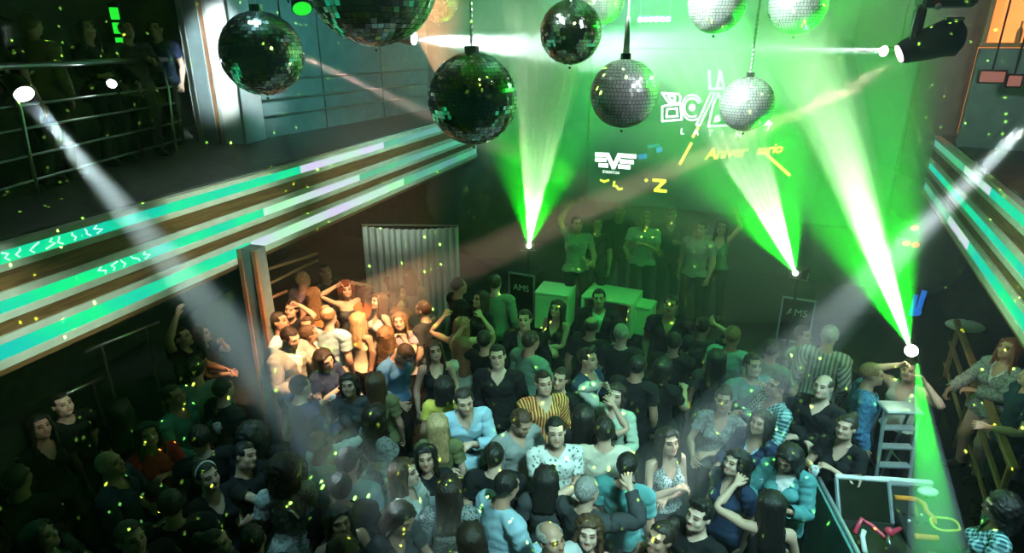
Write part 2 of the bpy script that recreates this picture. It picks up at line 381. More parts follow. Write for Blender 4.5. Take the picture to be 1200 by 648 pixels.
def lap(A, T, n, lam=0.5):
    E = np.unique(np.sort(np.concatenate([T[:, [0, 1]], T[:, [1, 2]], T[:, [2, 0]]]), 1), axis=0)
    deg = np.bincount(E.ravel(), minlength=len(A)).astype(float)[:, None] + 1e-9
    for _ in range(n):
        B = np.zeros_like(A)
        np.add.at(B, E[:, 0], A[E[:, 1]]); np.add.at(B, E[:, 1], A[E[:, 0]])
        A = A + lam * (B / deg - A)
    return A

def clip(V, T, f):
    """the part of the triangle mesh where f > 0, cut cleanly along f = 0"""
    s = f > 0; k = s[T].sum(1)
    out = [T[k == 3]]; newV = []; cache = {}
    def cut(a, b):
        key = (min(a, b), max(a, b))
        if key not in cache:
            t = f[a] / (f[a] - f[b]); newV.append(V[a] + (V[b] - V[a]) * t); cache[key] = len(V) + len(newV) - 1
        return cache[key]
    ex = []
    for tri in T[(k == 1) | (k == 2)]:
        p = []
        for i in range(3):
            a, b = int(tri[i]), int(tri[(i + 1) % 3])
            if s[a]: p.append(a)
            if s[a] != s[b]: p.append(cut(a, b))
        for i in range(1, len(p) - 1): ex.append((p[0], p[i], p[i + 1]))
    if ex: out.append(np.array(ex))
    T2 = np.concatenate(out); V2 = np.concatenate([V, np.array(newV).reshape(-1, 3)])
    u, inv = np.unique(T2, return_inverse=True)
    return V2[u], inv.reshape(-1, 3)

# joints, 1.75 m figure that faces -Y, arms held 40 degrees below the horizontal
BONES = ['pelvis', 'spine', 'chest', 'neck', 'head'] + [s + b for s in 'lr' for b in ('clav', 'uparm', 'forearm', 'hand', 'thigh', 'shin', 'foot')] + \
        [s + 'f%d%s' % (i, j) for s in 'lr' for i in range(5) for j in 'ab']
BI = {b: i for i, b in enumerate(BONES)}
AU = np.array([math.cos(math.radians(50)), 0, -math.sin(math.radians(50))])

def skeleton(fem):
    J = {}
    sw = .160 if fem else .185
    J['pelvis'] = np.array([0, 0, .95]); J['spine'] = np.array([0, .005, 1.06]); J['chest'] = np.array([0, .01, 1.20])
    J['neck'] = np.array([0, .03, 1.465]); J['head'] = np.array([0, .015, 1.545])
    for s, g in (('l', 1), ('r', -1)):
        m = np.array([g, 1, 1])
        S = np.array([sw, .025, 1.405])
        J[s + 'clav'] = m * np.array([.03, .01, 1.40]); J[s + 'uparm'] = m * S
        J[s + 'forearm'] = m * (S + .285 * AU); J[s + 'hand'] = m * (S + (.285 + .25) * AU)
        J[s + 'thigh'] = m * np.array([.09, .0, .92]); J[s + 'shin'] = m * np.array([.10, -.005, .50]); J[s + 'foot'] = m * np.array([.105, .03, .085])
        W = S + .535 * AU
        for i, (y, ln, sp) in enumerate(((-.031, .070, -.014), (-.010, .078, -.004), (.011, .072, .006), (.031, .056, .018))):
            k = W + .088 * AU + np.array([0, y, 0]); d = nrm(AU + np.array([0, sp / .07, 0]))
            J[s + 'f%da' % (i + 1)] = m * k; J[s + 'f%db' % (i + 1)] = m * (k + .55 * ln * d); J[s + 'f%de' % (i + 1)] = m * (k + ln * (.55 * d + .45 * nrm(d + .25 * np.array([-.766, 0, -.643]))))
        J[s + 'f0a'] = m * (W + .022 * AU + np.array([0, -.022, 0])); J[s + 'f0b'] = m * (W + .055 * AU + np.array([0, -.052, 0])); J[s + 'f0e'] = m * (W + .088 * AU + np.array([0, -.066, 0]) + .01 * np.array([-.766, 0, -.643]))
    return J
PARENT = {'pelvis': None, 'spine': 'pelvis', 'chest': 'spine', 'neck': 'chest', 'head': 'neck'}
for s in 'lr':
    PARENT.update({s + 'clav': 'chest', s + 'uparm': s + 'clav', s + 'forearm': s + 'uparm', s + 'hand': s + 'forearm', s + 'thigh': 'pelvis', s + 'shin': s + 'thigh', s + 'foot': s + 'shin'})
    for i in range(5): PARENT.update({s + 'f%da' % i: s + 'hand', s + 'f%db' % i: s + 'f%da' % i})

def body_prims(J, fem):
    R = []
    def c(bone, a, b, ra, rb, k=.02, tau=.02, op='+'): R.append(dict(t='c', g=(np.asarray(a, float), np.asarray(b, float), ra, rb), bone=bone, k=k, tau=tau, op=op))
    def e(bone, ce, r, k=.03, tau=.03, op='+'): R.append(dict(t='e', g=(ce, r), bone=bone, k=k, tau=tau, op=op))
    if fem:
        e('pelvis', (0, .01, .93), (.165, .115, .13)); e('spine', (0, .0, 1.08), (.118, .09, .13), .05); e('chest', (0, .012, 1.27), (.135, .1, .17), .05)
        for g in (1, -1): e('chest', (g * .068, -.075, 1.265), (.062, .058, .06), .02); e('pelvis', (g * .07, .075, .90), (.085, .075, .09), .03)
    else:
        e('pelvis', (0, .01, .93), (.155, .11, .12)); e('spine', (0, .005, 1.09), (.14, .1, .14), .05); e('chest', (0, .012, 1.28), (.165, .11, .18), .05)
        for g in (1, -1): e('chest', (g * .075, -.065, 1.33), (.075, .045, .06), .03)
    c('neck', (0, .03, 1.43), (0, .012, 1.57), .056 if fem else .064, .05 if fem else .056, .03, .025)
    for s, g in (('l', 1), ('r', -1)):
        q = .86 if fem else 1.0
        sh, el, wr = J[s + 'uparm'], J[s + 'forearm'], J[s + 'hand']
        c(s + 'clav', (g * .05, .03, 1.42), sh + [0, 0, .005], .05 * q, .058 * q, .04, .03)
        c(s + 'uparm', sh, el, .056 * q, .041 * q, .03, .022)
        fm = el + .3 * (wr - el)
        c(s + 'forearm', el, fm, .041 * q, .042 * q, .02, .02); c(s + 'forearm', fm, wr, .042 * q, .027 * q, .02, .02)
        for i in range(1, 5):
            kn = J[s + 'f%da' % i]; c(s + 'hand', wr + .2 * (kn - wr), kn, .014, .0115, .010, .008)
            c(s + 'f%da' % i, kn, J[s + 'f%db' % i], .0095, .0088, .006, .004); c(s + 'f%db' % i, J[s + 'f%db' % i], J[s + 'f%de' % i], .0088, .0072, .003, .004)
        c(s + 'f0a', J[s + 'f0a'], J[s + 'f0b'], .0155, .0115, .010, .006); c(s + 'f0b', J[s + 'f0b'], J[s + 'f0e'], .0112, .0085, .003, .004)
        hp, kn, an = J[s + 'thigh'], J[s + 'shin'], J[s + 'foot']
        c(s + 'thigh', hp + [0, 0, -.02], kn, .092 if not fem else .094, .056, .03, .03)
        cm = kn + .3 * (an - kn) + [0, .015, 0]
        c(s + 'shin', kn, cm, .054, .056, .02, .025); c(s + 'shin', cm, an, .056, .036, .02, .025)
        c(s + 'foot', an + [0, .015, -.04], an + [g * .012, -.10, -.052], .04, .034, .02, .015); c(s + 'foot', an + [g * .012, -.10, -.052], an + [g * .016, -.165, -.058], .036, .024, .02, .015)
    w = .95 if fem else 1.0
    H = 'head'
    e(H, (0, .005, 1.652), (.076 * w, .096, .098), .02, .02)
    e(H, (0, -.035, 1.605), (.060 * w, .062, .066), .03, .02)
    c(H, (-.030, -.028, 1.567), (0, -.072, 1.560), .034 * w, .024, .03, .02); c(H, (.030, -.028, 1.567), (0, -.072, 1.560), .034 * w, .024, .03, .02)
    for g in (1, -1):
        e(H, (g * .036, -.062, 1.612), (.027, .026, .024), .02, .02)                                # cheek
        c(H, (g * .012, -.086, 1.672), (g * .048, -.070, 1.674), .011, .010, .012, .02)             # brow
        e(H, (g * .031, -.103, 1.651), (.0165, .016, .0105), .008, .02, '-')                        # eye socket
        e(H, (g * .031, -.0805, 1.650), (.0125, .0125, .0125), .002, .02)                           # eyeball
        e(H, (g * .078 * w, .008, 1.640), (.012, .021, .032), .008, .02)                            # ear
        e(H, (g * .010, -.104, 1.616), (.0085, .009, .0075), .006, .02)                             # nostril wing
    c(H, (0, -.087, 1.664), (0, -.108, 1.620), .008, .0115, .010, .02)
    c(H, (-.019, -.083, 1.5885), (0, -.0935, 1.5905), .0055, .0075, .008, .02); c(H, (.019, -.083, 1.5885), (0, -.0935, 1.5905), .0055, .0075, .008, .02)
    c(H, (-.016, -.083, 1.5785), (.016, -.083, 1.5785), .0075, .0075, .008, .02)
    e(H, (0, -.098, 1.5845), (.02, .008, .0025), .003, .02, '-')
    e(H, (0, -.078, 1.553), (.02, .018, .016), .015, .02)
    return R

def weights(P, prims, T=None, smooth=3):
    W = np.zeros((len(P), len(BONES)))
    for pr in prims:
        if pr.get('op') == '-': continue
        w = np.exp(-np.maximum(prim_d(pr, P), 0) / pr['tau'] * 1.6) + 1e-9
        b = BI[pr['bone']]; W[:, b] = np.maximum(W[:, b], w)
    W = W ** 2; W /= W.sum(1, keepdims=True)
    if T is not None and smooth: W = lap(W, T, smooth)
    W[W < .02] = 0
    return W / W.sum(1, keepdims=True)

class Tpl: pass
def make_tpl(V, T, W, col=None):
    t = Tpl(); t.V, t.T, t.W, t.col = V, T, W, col; return t

def face_colour(P):
    """lips, eyes, brows: the colour the skin is multiplied by"""
    C = np.ones((len(P), 3))
    m = ((P[:, 0] / .024) ** 2 + ((P[:, 2] - 1.5835) / .0115) ** 2 < 1) & (P[:, 1] < -.075); C[m] = (.72, .36, .36)
    for g in (1, -1):
        m = (((P[:, 0] - g * .031) / .019) ** 2 + ((P[:, 2] - 1.650) / .0095) ** 2 < 1) & (P[:, 1] < -.065); C[m] = (.16, .12, .11)
        m = (np.abs(P[:, 0] - g * .031) < .021) & (np.abs(P[:, 2] - 1.6735 + .06 * np.abs(P[:, 0] - g * .028)) < .0055) & (P[:, 1] < -.06); C[m] = (.2, .15, .12)
    return C

HUM = {}
def build_human(fem):
    J = skeleton(fem); R = body_prims(J, fem)
    G = Grid((-.70, -.20, -.02), (.70, .22, 1.78), .0062)
    for pr in R: G.apply(pr)
    V, Q = surface_nets(G.F, G.lo, G.h)
    tri = np.concatenate([Q[:, [0, 1, 2]], Q[:, [0, 2, 3]]])
    keep = np.clip((V[:, 2] - 1.53) / .03, 0, 1) * np.where(V[:, 1] < .02, .9, .15)
    hands = np.abs(V[:, 0]) > abs(J['lhand'][0]) - .02
    keep[hands] = .55
    Vd, Td = decimate(V, tri, 11000, keep)
    H = {'J': J, 'R': R}
    H['body'] = make_tpl(Vd, Td, weights(Vd, R, Td, 2), face_colour(Vd))
    Vm, Tm = decimate(V, tri, 16000)
    H['V'], H['T'] = Vm, Tm
    return H

def arm_t(P, J):
    """distance along the arm from the shoulder (0 at the torso), and which vertices belong to an arm"""
    x = np.abs(P[:, 0]); S = J['luparm']; Q = np.stack([x, P[:, 1], P[:, 2]], 1) - S
    t = Q @ AU
    r = np.linalg.norm(Q - t[:, None] * AU, axis=1)
    return t, (t > .0) & (r < .11) & (P[:, 2] > .6)

def cloth(H, fem, kind):
    J = H['J']; V, T = H['V'], H['T']
    def cutf(fn):
        nonlocal V, T
        V, T = clip(V, T, fn(V))
    if kind in ('tee', 'shirt', 'vneck', 'tank', 'dress', 'jacket', 'blouse', 'strapless'):
        hem = {'tank': .93, 'dress': .60, 'tee': .88, 'shirt': .84, 'vneck': .88, 'jacket': .82, 'blouse': .86, 'strapless': .93}[kind]
        if kind == 'dress': hem = .93
        sl = {'tee': .17, 'shirt': .515, 'vneck': .17, 'tank': -.02, 'dress': -.02, 'jacket': .52, 'blouse': .515, 'strapless': -.03}[kind]
        if sl < 0:
            # armholes: cut the arm away at the shoulder, narrow straps
            cutf(lambda P: np.where(P[:, 2] > 1.1, .135 - np.abs(P[:, 0]) + .35 * np.maximum(1.36 - P[:, 2], 0) * 1.0, 1.) if not fem else np.where(P[:, 2] > 1.1, .118 - np.abs(P[:, 0]) + .45 * np.maximum(1.36 - P[:, 2], 0), 1.))
            cutf(lambda P: np.where(np.abs(P[:, 0]) > .30, -1., 1.))
        else:
            def fs(P):
                t, on = arm_t(P, J); return np.where(on, sl - t, 1.)
            cutf(fs); cutf(lambda P: np.where((np.abs(P[:, 0]) > .25) & (arm_t(P, J)[0] > sl + .01), -1., 1.))
        cutf(lambda P: np.where(np.abs(P[:, 0]) < .27, P[:, 2] - hem, 1.))
        if kind == 'strapless': cutf(lambda P: 1.345 - P[:, 2])
        else:
            depth = {'vneck': 1.30, 'shirt': 1.36, 'jacket': 1.20, 'tank': 1.30, 'dress': 1.28, 'tee': 1.43, 'blouse': 1.37}[kind]
            def fn(P):
                front = np.clip((.02 - P[:, 1]) / .06, 0, 1)
                wid = {'tank': .085, 'dress': .085}.get(kind, .075)
                v = 1.478 - (1.478 - depth) * front * np.clip(1 - np.abs(P[:, 0]) / wid, 0, 1) ** .8
                if kind in ('tank', 'dress'): v = v - .03 * (np.abs(P[:, 0]) < .08)
                return np.where(np.abs(P[:, 0]) < .16, v - P[:, 2], 1.)
            cutf(fn)
    elif kind == 'trousers':
        cutf(lambda P: .97 - P[:, 2]); cutf(lambda P: np.where(np.abs(P[:, 0]) > .3, -1., P[:, 2] - .075))
    elif kind.startswith('shoe'):
        cutf(lambda P: np.minimum(.095 - P[:, 2], P[:, 0] if kind == 'shoe_left' else -P[:, 0]))
    N = vnormals(V, T); W = weights(V, H['R'], T, 3)
    Vs = lap(V, T, 1 if kind.startswith('shoe') else 6)
    t, on = arm_t(V, J)
    off = {'tee': .015, 'shirt': .015, 'jacket': .022, 'blouse': .014, 'vneck': .014, 'tank': .010, 'dress': .010, 'trousers': .006, 'shoe_left': .009, 'shoe_right': .009, 'strapless': .010}[kind]
    o = np.full(len(V), off)
    if kind in ('tee', 'shirt', 'jacket', 'blouse', 'vneck'):
        o += np.where(~on, .022 * np.clip((1.12 - V[:, 2]) / .22, 0, 1), 0)
        o += np.where(on, .006 + .004 * np.sin(t * 90), 0)
        o += .004 * np.sin(V[:, 2] * 75 + 3 * np.sin(V[:, 0] * 20) + V[:, 1] * 25) * (~on)
    if kind == 'trousers': o += .010 * np.clip((.5 - V[:, 2]) / .4, 0, 1) + .003 * np.sin(V[:, 2] * 60 + V[:, 0] * 30)
    V2 = V + (Vs - V) * .8 + N * (o[:, None] + .004)
    if kind == 'dress':
        # skirt: a flared tube from the waist to the thigh
        n, m = 40, 9; vs = []; ts = []
        for j in range(m):
            z = 1.0 - .40 * j / (m - 1)
            for i in range(n):
                a = 2 * math.pi * i / n; w = .198 + .045 * (j / (m - 1)) + .008 * math.sin(7 * a) * j / m
                vs.append((w * math.cos(a), .01 + (w - .045) * math.sin(a), z))
        for j in range(m - 1):
            for i in range(n):
                a, b = j * n + i, j * n + (i + 1) % n; ts += [(a, a + n, b), (b, a + n, b + n)]
        vs = np.array(vs); ts = np.array(ts); w2 = np.zeros((len(vs), len(BONES))); w2[:, BI['pelvis']] = 1
        T = np.concatenate([T, ts + len(V2)]); V2 = np.concatenate([V2, vs]); W = np.concatenate([W, w2])
    return make_tpl(V2, T, W)

def hair(kind, rng=0):
    top = [dict(t='e', g=((0, .012, 1.664), (.088, .107, .103)), k=.01)]
    add = list(top); lo, hi, h = (-.2, -.16, 1.1), (.2, .22, 1.84), .0075
    cutz = 1.60
    if kind in ('long', 'wavy', 'bob', 'blunt'):
        zb = {'long': 1.30, 'wavy': 1.27, 'bob': 1.50, 'blunt': 1.40}[kind]; wv = 1.25 if kind == 'wavy' else 1.0
        for g in (-1, 1):
            add += [dict(t='c', g=((g * .045, .055, 1.66), (g * .055 * wv, .095, zb), .062, .040 * wv), k=.04),
                    dict(t='c', g=((g * .074, .0, 1.70), (g * .088 * wv, .035, zb + .06), .026, .026 * wv), k=.03),
                    dict(t='c', g=((g * .05, -.060, 1.725), (g * .083, -.035, 1.62), .018, .018), k=.02),
                    dict(t='c', g=((g * .083, -.035, 1.62), (g * .10 * wv, -.03, zb + .12), .018, .02 * wv), k=.02)]
        add += [dict(t='c', g=((0, .07, 1.66), (0, .105, zb), .06, .035), k=.04)]
    if kind == 'curly':
        add = [dict(t='e', g=((0, .03, 1.655), (.135, .125, .135)), k=.01), dict(t='e', g=((0, .075, 1.53), (.125, .075, .12)), k=.05)]
    if kind == 'updo': add += [dict(t='e', g=((0, .095, 1.735), (.045, .045, .045)), k=.015)]
    if kind == 'ponytail': add += [dict(t='c', g=((0, .10, 1.71), (0, .155, 1.62), .028, .035), k=.02), dict(t='c', g=((0, .155, 1.62), (0, .125, 1.40), .035, .014), k=.02)]
    if kind == 'quiff': add += [dict(t='c', g=((-.045, -.06, 1.755), (.04, -.055, 1.765), .03, .03), k=.03)]
    if kind == 'fringe': add = [dict(t='e', g=((0, .01, 1.66), (.09, .107, .088)), k=.01)]
    G = Grid(lo, hi, h)
    for pr in add: G.apply(pr)
    P = G.points(); X, Y, Z = P[..., 0], P[..., 1], P[..., 2]
    F = G.F
    n = .004 * np.sin(X * 160 + 3 * np.sin(Z * 40)) * np.sin(Y * 150 + Z * 30)
    if kind in ('curly', 'wavy'): n = .012 * np.sin(X * 75 + 2 * np.sin(Z * 31)) * np.sin(Y * 70 + Z * 20) * np.sin(Z * 80 + X * 40) + .004 * np.sin(Z * 150 + Y * 120)
    F = F + n
    # open the face, the ears and the nape
    face = np.minimum.reduce([.062 + .02 * np.clip((1.66 - Z) / .1, 0, 1) - np.abs(X), -.028 - Y, (1.715 if kind != 'curly' else 1.70) - Z])
    if kind in ('short', 'quiff', 'updo', 'ponytail', 'fringe', 'crop'):
        side = np.where(Y < .012, 1.655, 1.655 - .075 * np.clip((Y - .012) / .05, 0, 1)) - Z
        face = np.maximum(face, side)
        face = np.maximum(face, np.minimum(-.055 - Y, 1.715 - Z))
    if kind == 'fringe': face = np.maximum(face, Z - 1.712 - .0 * Y)
    F = -smin(-F, -face, .008)
    if kind in ('crop',): F = F + .006
    V, Q = surface_nets(F.astype(np.float32), G.lo, G.h)
    tri = np.concatenate([Q[:, [0, 1, 2]], Q[:, [0, 2, 3]]])
    V, T = decimate(V, tri, 1500 if kind in ('short', 'quiff', 'fringe', 'crop', 'updo') else 2400)
    W = np.zeros((len(V), len(BONES)))
    w = np.clip((V[:, 2] - 1.42) / .14, 0, 1); W[:, BI['head']] = w; W[:, BI['chest']] = 1 - w
    return make_tpl(V, T, W)

def rotv(axis, deg):
    return np.array(Matrix.Rotation(math.radians(deg), 3, Vector(axis)))
def frame(u, b):
    u = nrm(u); b = b - (b @ u) * u; b = nrm(b); return np.stack([u, b, np.cross(u, b)], 1)

# wrist targets in the chest's rest frame, for the left arm (x > 0); the right arm mirrors x.  (target, pole, roll, bend, curl)
ARM = {
    'down': ((.24, -.03, .90), (.3, .6, 0), 0, 0, 25), 'loose': ((.27, -.12, .94), (.5, .6, -.1), 0, 0, 30), 'bent': ((.20, -.30, 1.12), (.5, .4, -.7), 10, 0, 40),
    'hold': ((.12, -.30, 1.27), (.5, .2, -.8), 30, 0, 65), 'chest': ((.03, -.20, 1.28), (.7, .1, -.6), 50, 10, 45), 'cross': ((-.10, -.19, 1.20), (.6, .0, -.6), 70, 15, 30),
    'fold': ((-.06, -.22, 1.13), (.6, .1, -.6), 60, 10, 30), 'face': ((.05, -.20, 1.50), (.5, -.1, -.8), 40, 20, 55), 'head': ((.15, .02, 1.72), (.9, -.1, .2), 0, 30, 30),
    'up': ((.24, -.08, 1.92), (.6, .2, 0), 0, 0, 15), 'uphigh': ((.17, -.06, 1.945), (.7, .1, 0), 0, 0, 10), 'raise': ((.26, -.22, 1.66), (.7, .1, -.3), 0, 0, 30),
    'wave': ((.33, -.14, 1.70), (.8, .1, -.5), 0, -15, 10), 'out': ((.62, -.16, 1.38), (.2, .3, -.8), 0, 0, 10), 'reach': ((.30, -.48, 1.32), (.4, .2, -.8), 0, 0, 12),
    'hip': ((.20, -.05, 1.00), (.9, .3, 0), 20, -20, 40), 'clap': ((.02, -.30, 1.30), (.7, .2, -.6), 40, 0, 20), 'lean': ((.32, -.26, 1.00), (.4, .5, -.4), 10, 20, 60),
    'phone': ((.10, -.30, 1.40), (.5, .1, -.8), 30, 0, 60), 'hug': ((-.02, -.32, 1.36), (.7, 0, -.4), 30, 0, 25), 'back': ((.16, .16, 1.02), (.8, .5, -.2), -30, 0, 30),
}

def solve_pose(H, p):
    J = H['J']; M = {}
    def rot_about(j, R):
        A = np.eye(4); A[:3, :3] = R; A[:3, 3] = J[j] - R @ J[j]; return A
    drop = np.eye(4); drop[:3, 3] = p.get('shift', (0, 0, 0))
    M['pelvis'] = drop @ rot_about('pelvis', rotv((0, 0, 1), p.get('hip', 0)))
    f, s, tw = p.get('lean', 0), p.get('side', 0), p.get('twist', 0)
    Rh = rotv((0, 0, 1), tw / 2) @ rotv((0, 1, 0), s / 2) @ rotv((1, 0, 0), f / 2)
    M['spine'] = M['pelvis'] @ rot_about('spine', Rh); M['chest'] = M['spine'] @ rot_about('chest', Rh)
    hy, hp, ht = p.get('head', (0, 0, 0))
    Rn = rotv((0, 0, 1), hy * .4) @ rotv((1, 0, 0), hp * .4) @ rotv((0, 1, 0), ht * .4); Rd = rotv((0, 0, 1), hy * .6) @ rotv((1, 0, 0), hp * .6) @ rotv((0, 1, 0), ht * .6)
    M['neck'] = M['chest'] @ rot_about('neck', Rn); M['head'] = M['neck'] @ rot_about('head', Rd)
    for s_, g in (('l', 1), ('r', -1)):
        m = np.array([g, 1, 1.])
        spec = p.get(s_, 'down'); spec = ARM[spec] if isinstance(spec, str) else spec
        tgt, pole, roll, bend, curl = spec
        tgt = m * np.array(tgt, float); pole = m * np.array(pole, float)
        S0 = J[s_ + 'uparm']
        lift = np.clip((tgt[2] - 1.42) / .5, 0, 1) * 28
        C = rot_about(s_ + 'clav', rotv((0, 1, 0), -g * lift)); S = C[:3, :3] @ S0 + C[:3, 3]
        l1 = np.linalg.norm(J[s_ + 'forearm'] - S0); l2 = np.linalg.norm(J[s_ + 'hand'] - J[s_ + 'forearm'])
        D = tgt - S; L = np.clip(np.linalg.norm(D), .12, (l1 + l2) * .995); D = nrm(D)
        a = (l1 * l1 - l2 * l2 + L * L) / (2 * L); hgt = math.sqrt(max(l1 * l1 - a * a, 1e-8))
        pp = nrm(pole - (pole @ D) * D); E = S + a * D + hgt * pp; Wp = S + L * D
        u = nrm(E - S); fo = nrm(Wp - E)
        u0 = m * AU; b0 = np.array([0, -1., 0]); F0 = frame(u0, b0)
        R1 = frame(u, fo - (fo @ u) * u) @ F0.T; R2 = frame(fo, -(u - (u @ fo) * fo)) @ F0.T
        tr = rotv(u0, g * roll)
        A1 = np.eye(4); A1[:3, :3] = R1; A1[:3, 3] = S - R1 @ S0
        R2h = R2 @ rotv(u0, g * roll * .5); A2 = np.eye(4); A2[:3, :3] = R2h; A2[:3, 3] = E - R2h @ J[s_ + 'forearm']
        R3 = R2 @ tr @ rotv((0, 1, 0), g * bend); A3 = np.eye(4); A3[:3, :3] = R3; A3[:3, 3] = Wp - R3 @ J[s_ + 'hand']
        M[s_ + 'clav'] = M['chest'] @ C; M[s_ + 'uparm'] = M['chest'] @ A1; M[s_ + 'forearm'] = M['chest'] @ A2; M[s_ + 'hand'] = M['chest'] @ A3
        for i in range(5):
            cu = curl * (.5 if i == 0 else 1)
            ax = (0, g, 0) if i else nrm((g * .3, .6 * g, .7 * g))
            M[s_ + 'f%da' % i] = M[s_ + 'hand'] @ rot_about(s_ + 'f%da' % i, rotv(ax, cu)); M[s_ + 'f%db' % i] = M[s_ + 'f%da' % i] @ rot_about(s_ + 'f%db' % i, rotv(ax, cu * 1.1))
        hpP = (M['pelvis'] @ np.append(J[s_ + 'thigh'], 1))[:3]
        an = J[s_ + 'foot'] + m * np.array(p.get('foot' + s_, (0, 0, 0)), float)
        l1 = np.linalg.norm(J[s_ + 'shin'] - J[s_ + 'thigh']); l2 = np.linalg.norm(J[s_ + 'foot'] - J[s_ + 'shin'])
        D = an - hpP; L = min(np.linalg.norm(D), (l1 + l2) * .9995); D = nrm(D); a = (l1 * l1 - l2 * l2 + L * L) / (2 * L); hgt = math.sqrt(max(l1 * l1 - a * a, 1e-8))
        pp = np.array([0, -1., 0]); pp = nrm(pp - (pp @ D) * D); K = hpP + a * D + hgt * pp; An = hpP + L * D
        for nm, q0, q1, r0, r1 in (('thigh', hpP, K, J[s_ + 'thigh'], J[s_ + 'shin']), ('shin', K, An, J[s_ + 'shin'], J[s_ + 'foot'])):
            Rr = frame(q1 - q0, np.array([0, -1., 0])) @ frame(r1 - r0, np.array([0, -1., 0])).T
            A = np.eye(4); A[:3, :3] = Rr; A[:3, 3] = q0 - Rr @ r0; M[s_ + nm] = A
        A = np.eye(4); A[:3, 3] = An - J[s_ + 'foot']; M[s_ + 'foot'] = A
    return np.stack([M[b] for b in BONES])

def posed(t, MB, scale):
    A = np.einsum('vb,bij->vij', t.W, MB[:, :3, :])
    return (np.einsum('vij,vj->vi', A[:, :, :3], t.V) + A[:, :, 3]) * scale
RL = np.array([4.8, 5.31, 0]); RD = np.array([.86, 1.70, 0]) / np.linalg.norm([.86, 1.70]); RN = np.array([RD[1], -RD[0], 0])
a, b = RL - RD * 1.2, RL + RD * 3.0
struct(slab('terrace_platform', M['stage'], [a[:2], (a + RN * 2.2)[:2], (b + RN * 2.2)[:2], b[:2]], 0, .30), 'dark raised terrace behind the wooden railing')
# wooden railing of the terrace
rt = thing('terrace_railing', 'orange-brown wooden railing sloping away beside the seated guests', 'railing', tuple(RL))
def child(mb, name, m, root, smooth=False):
    o = mb.build(name, m, root, smooth); o.matrix_parent_inverse = root.matrix_world.inverted() if root.matrix_world != Matrix.Identity(4) else Matrix.Translation(-root.location); return o
def rooted(mb, name, m, root, smooth=False):
    """mesh given in world space, parented to a thing that stands at root.location (rotation kept)"""
    o = mb.build(name, m, root, smooth)
    o.matrix_parent_inverse = (Matrix.Translation(root.location) @ root.rotation_euler.to_matrix().to_4x4()).inverted(); return o
for z, w, m in ((1.30, .075, 'rail'), (.98, .05, 'rail'), (.66, .04, 'rail')):
    p = RL - RD * .9 + [0, 0, z]; q = RL + RD * 2.6 + [0, 0, z]; c = (p + q) / 2
    rooted(MB().box(c, (w, np.linalg.norm(q - p), w * .7), Rz(-math.atan2(RD[0], RD[1])), bevel=.008), 'rail', M[m], rt)
for t in (-.8, 1.0, 2.4):
    p = RL + RD * t; rooted(MB().box((p[0], p[1], .79), (.05, .05, .98), Rz(-math.atan2(RD[0], RD[1])), bevel=.006), 'post', M['rail'], rt)
# terrace table with glasses, in front of the woman
tb = at(1200, 492, 1.0)
t = thing('terrace_table', 'small dark round table crowded with glasses on the terrace', 'table', (tb[0] + .1, tb[1], .30))
MB().tube([(0, 0, .62), (0, 0, .65)], .27, 28).build('table_top', M['black'], t); MB().tube([(0, 0, .02), (0, 0, .62)], .03, 12).build('table_leg', M['steel'], t); MB().tube([(0, 0, 0), (0, 0, .02)], .18, 24).build('table_base', M['steel'], t)
gm = mat('pale_glass', (.6, .7, .75), .1, 0, coat=.5)
def lathe(pr, n=16):
    b = MB(); V = [(r * math.cos(2 * math.pi * i / n), r * math.sin(2 * math.pi * i / n), z) for r, z in pr for i in range(n)]
    return b.add(V, [(j * n + i, j * n + (i + 1) % n, (j + 1) * n + (i + 1) % n, (j + 1) * n + i) for j in range(len(pr) - 1) for i in range(n)] + [tuple(range(n))[::-1]])
for i, (dx, dy, h) in enumerate(((-.15, -.05, .13), (-.05, .10, .12), (.05, -.12, .14), (.12, .06, .12), (-.10, -.17, .11))):
    o = lathe([(.026, 0), (.030, h * .3), (.036, h), (.033, h), (.028, h * .3 + .01), (.002, .012)]).build('drinking_glass', gm, None, True); o.location = (tb[0] + .1 + dx, tb[1] + dy, .951)
    tag(o, 'pale drinking glass on the small terrace table', 'glass', 'glasses on the terrace table')

# steel railing of the balcony guests
R0, R1 = np.array([-4.79, 5.73, 0]), np.array([-4.72, 9.0, 0]); rd = (R1 - R0) / np.linalg.norm(R1 - R0)
rr = thing('balcony_railing', 'curved steel railing with five rails in front of the balcony guests', 'railing', (R0[0], R0[1], BAL + .02))
for z, r in ((1.24, .034), (.88, .014), (.66, .014), (.40, .014), (.16, .014)):
    p = R0 - rd * 2.2 + [0, 0, BAL + z]; q = R1 + [0, 0, BAL + z]
    rooted(MB().tube([p, R0 + [0, 0, BAL + z], R0 + rd * 1.7 + [-.02, 0, BAL + z], q], r, 10), 'rail', M['steel'], rr, True)
for tt in (-1.2, .45, 3.1):
    p = R0 + rd * tt
    rooted(MB().tube([p + [.0, 0, BAL + .02], p + [.02, 0, BAL + .45], p + [.05, 0, BAL + .85], p + [.02, 0, BAL + 1.22]], .018, 8), 'post', M['steel'], rr, True)
# far railing beyond the pillar
q0, q1 = atd(292, 150, 8.9), atd(440, 120, 11.0)
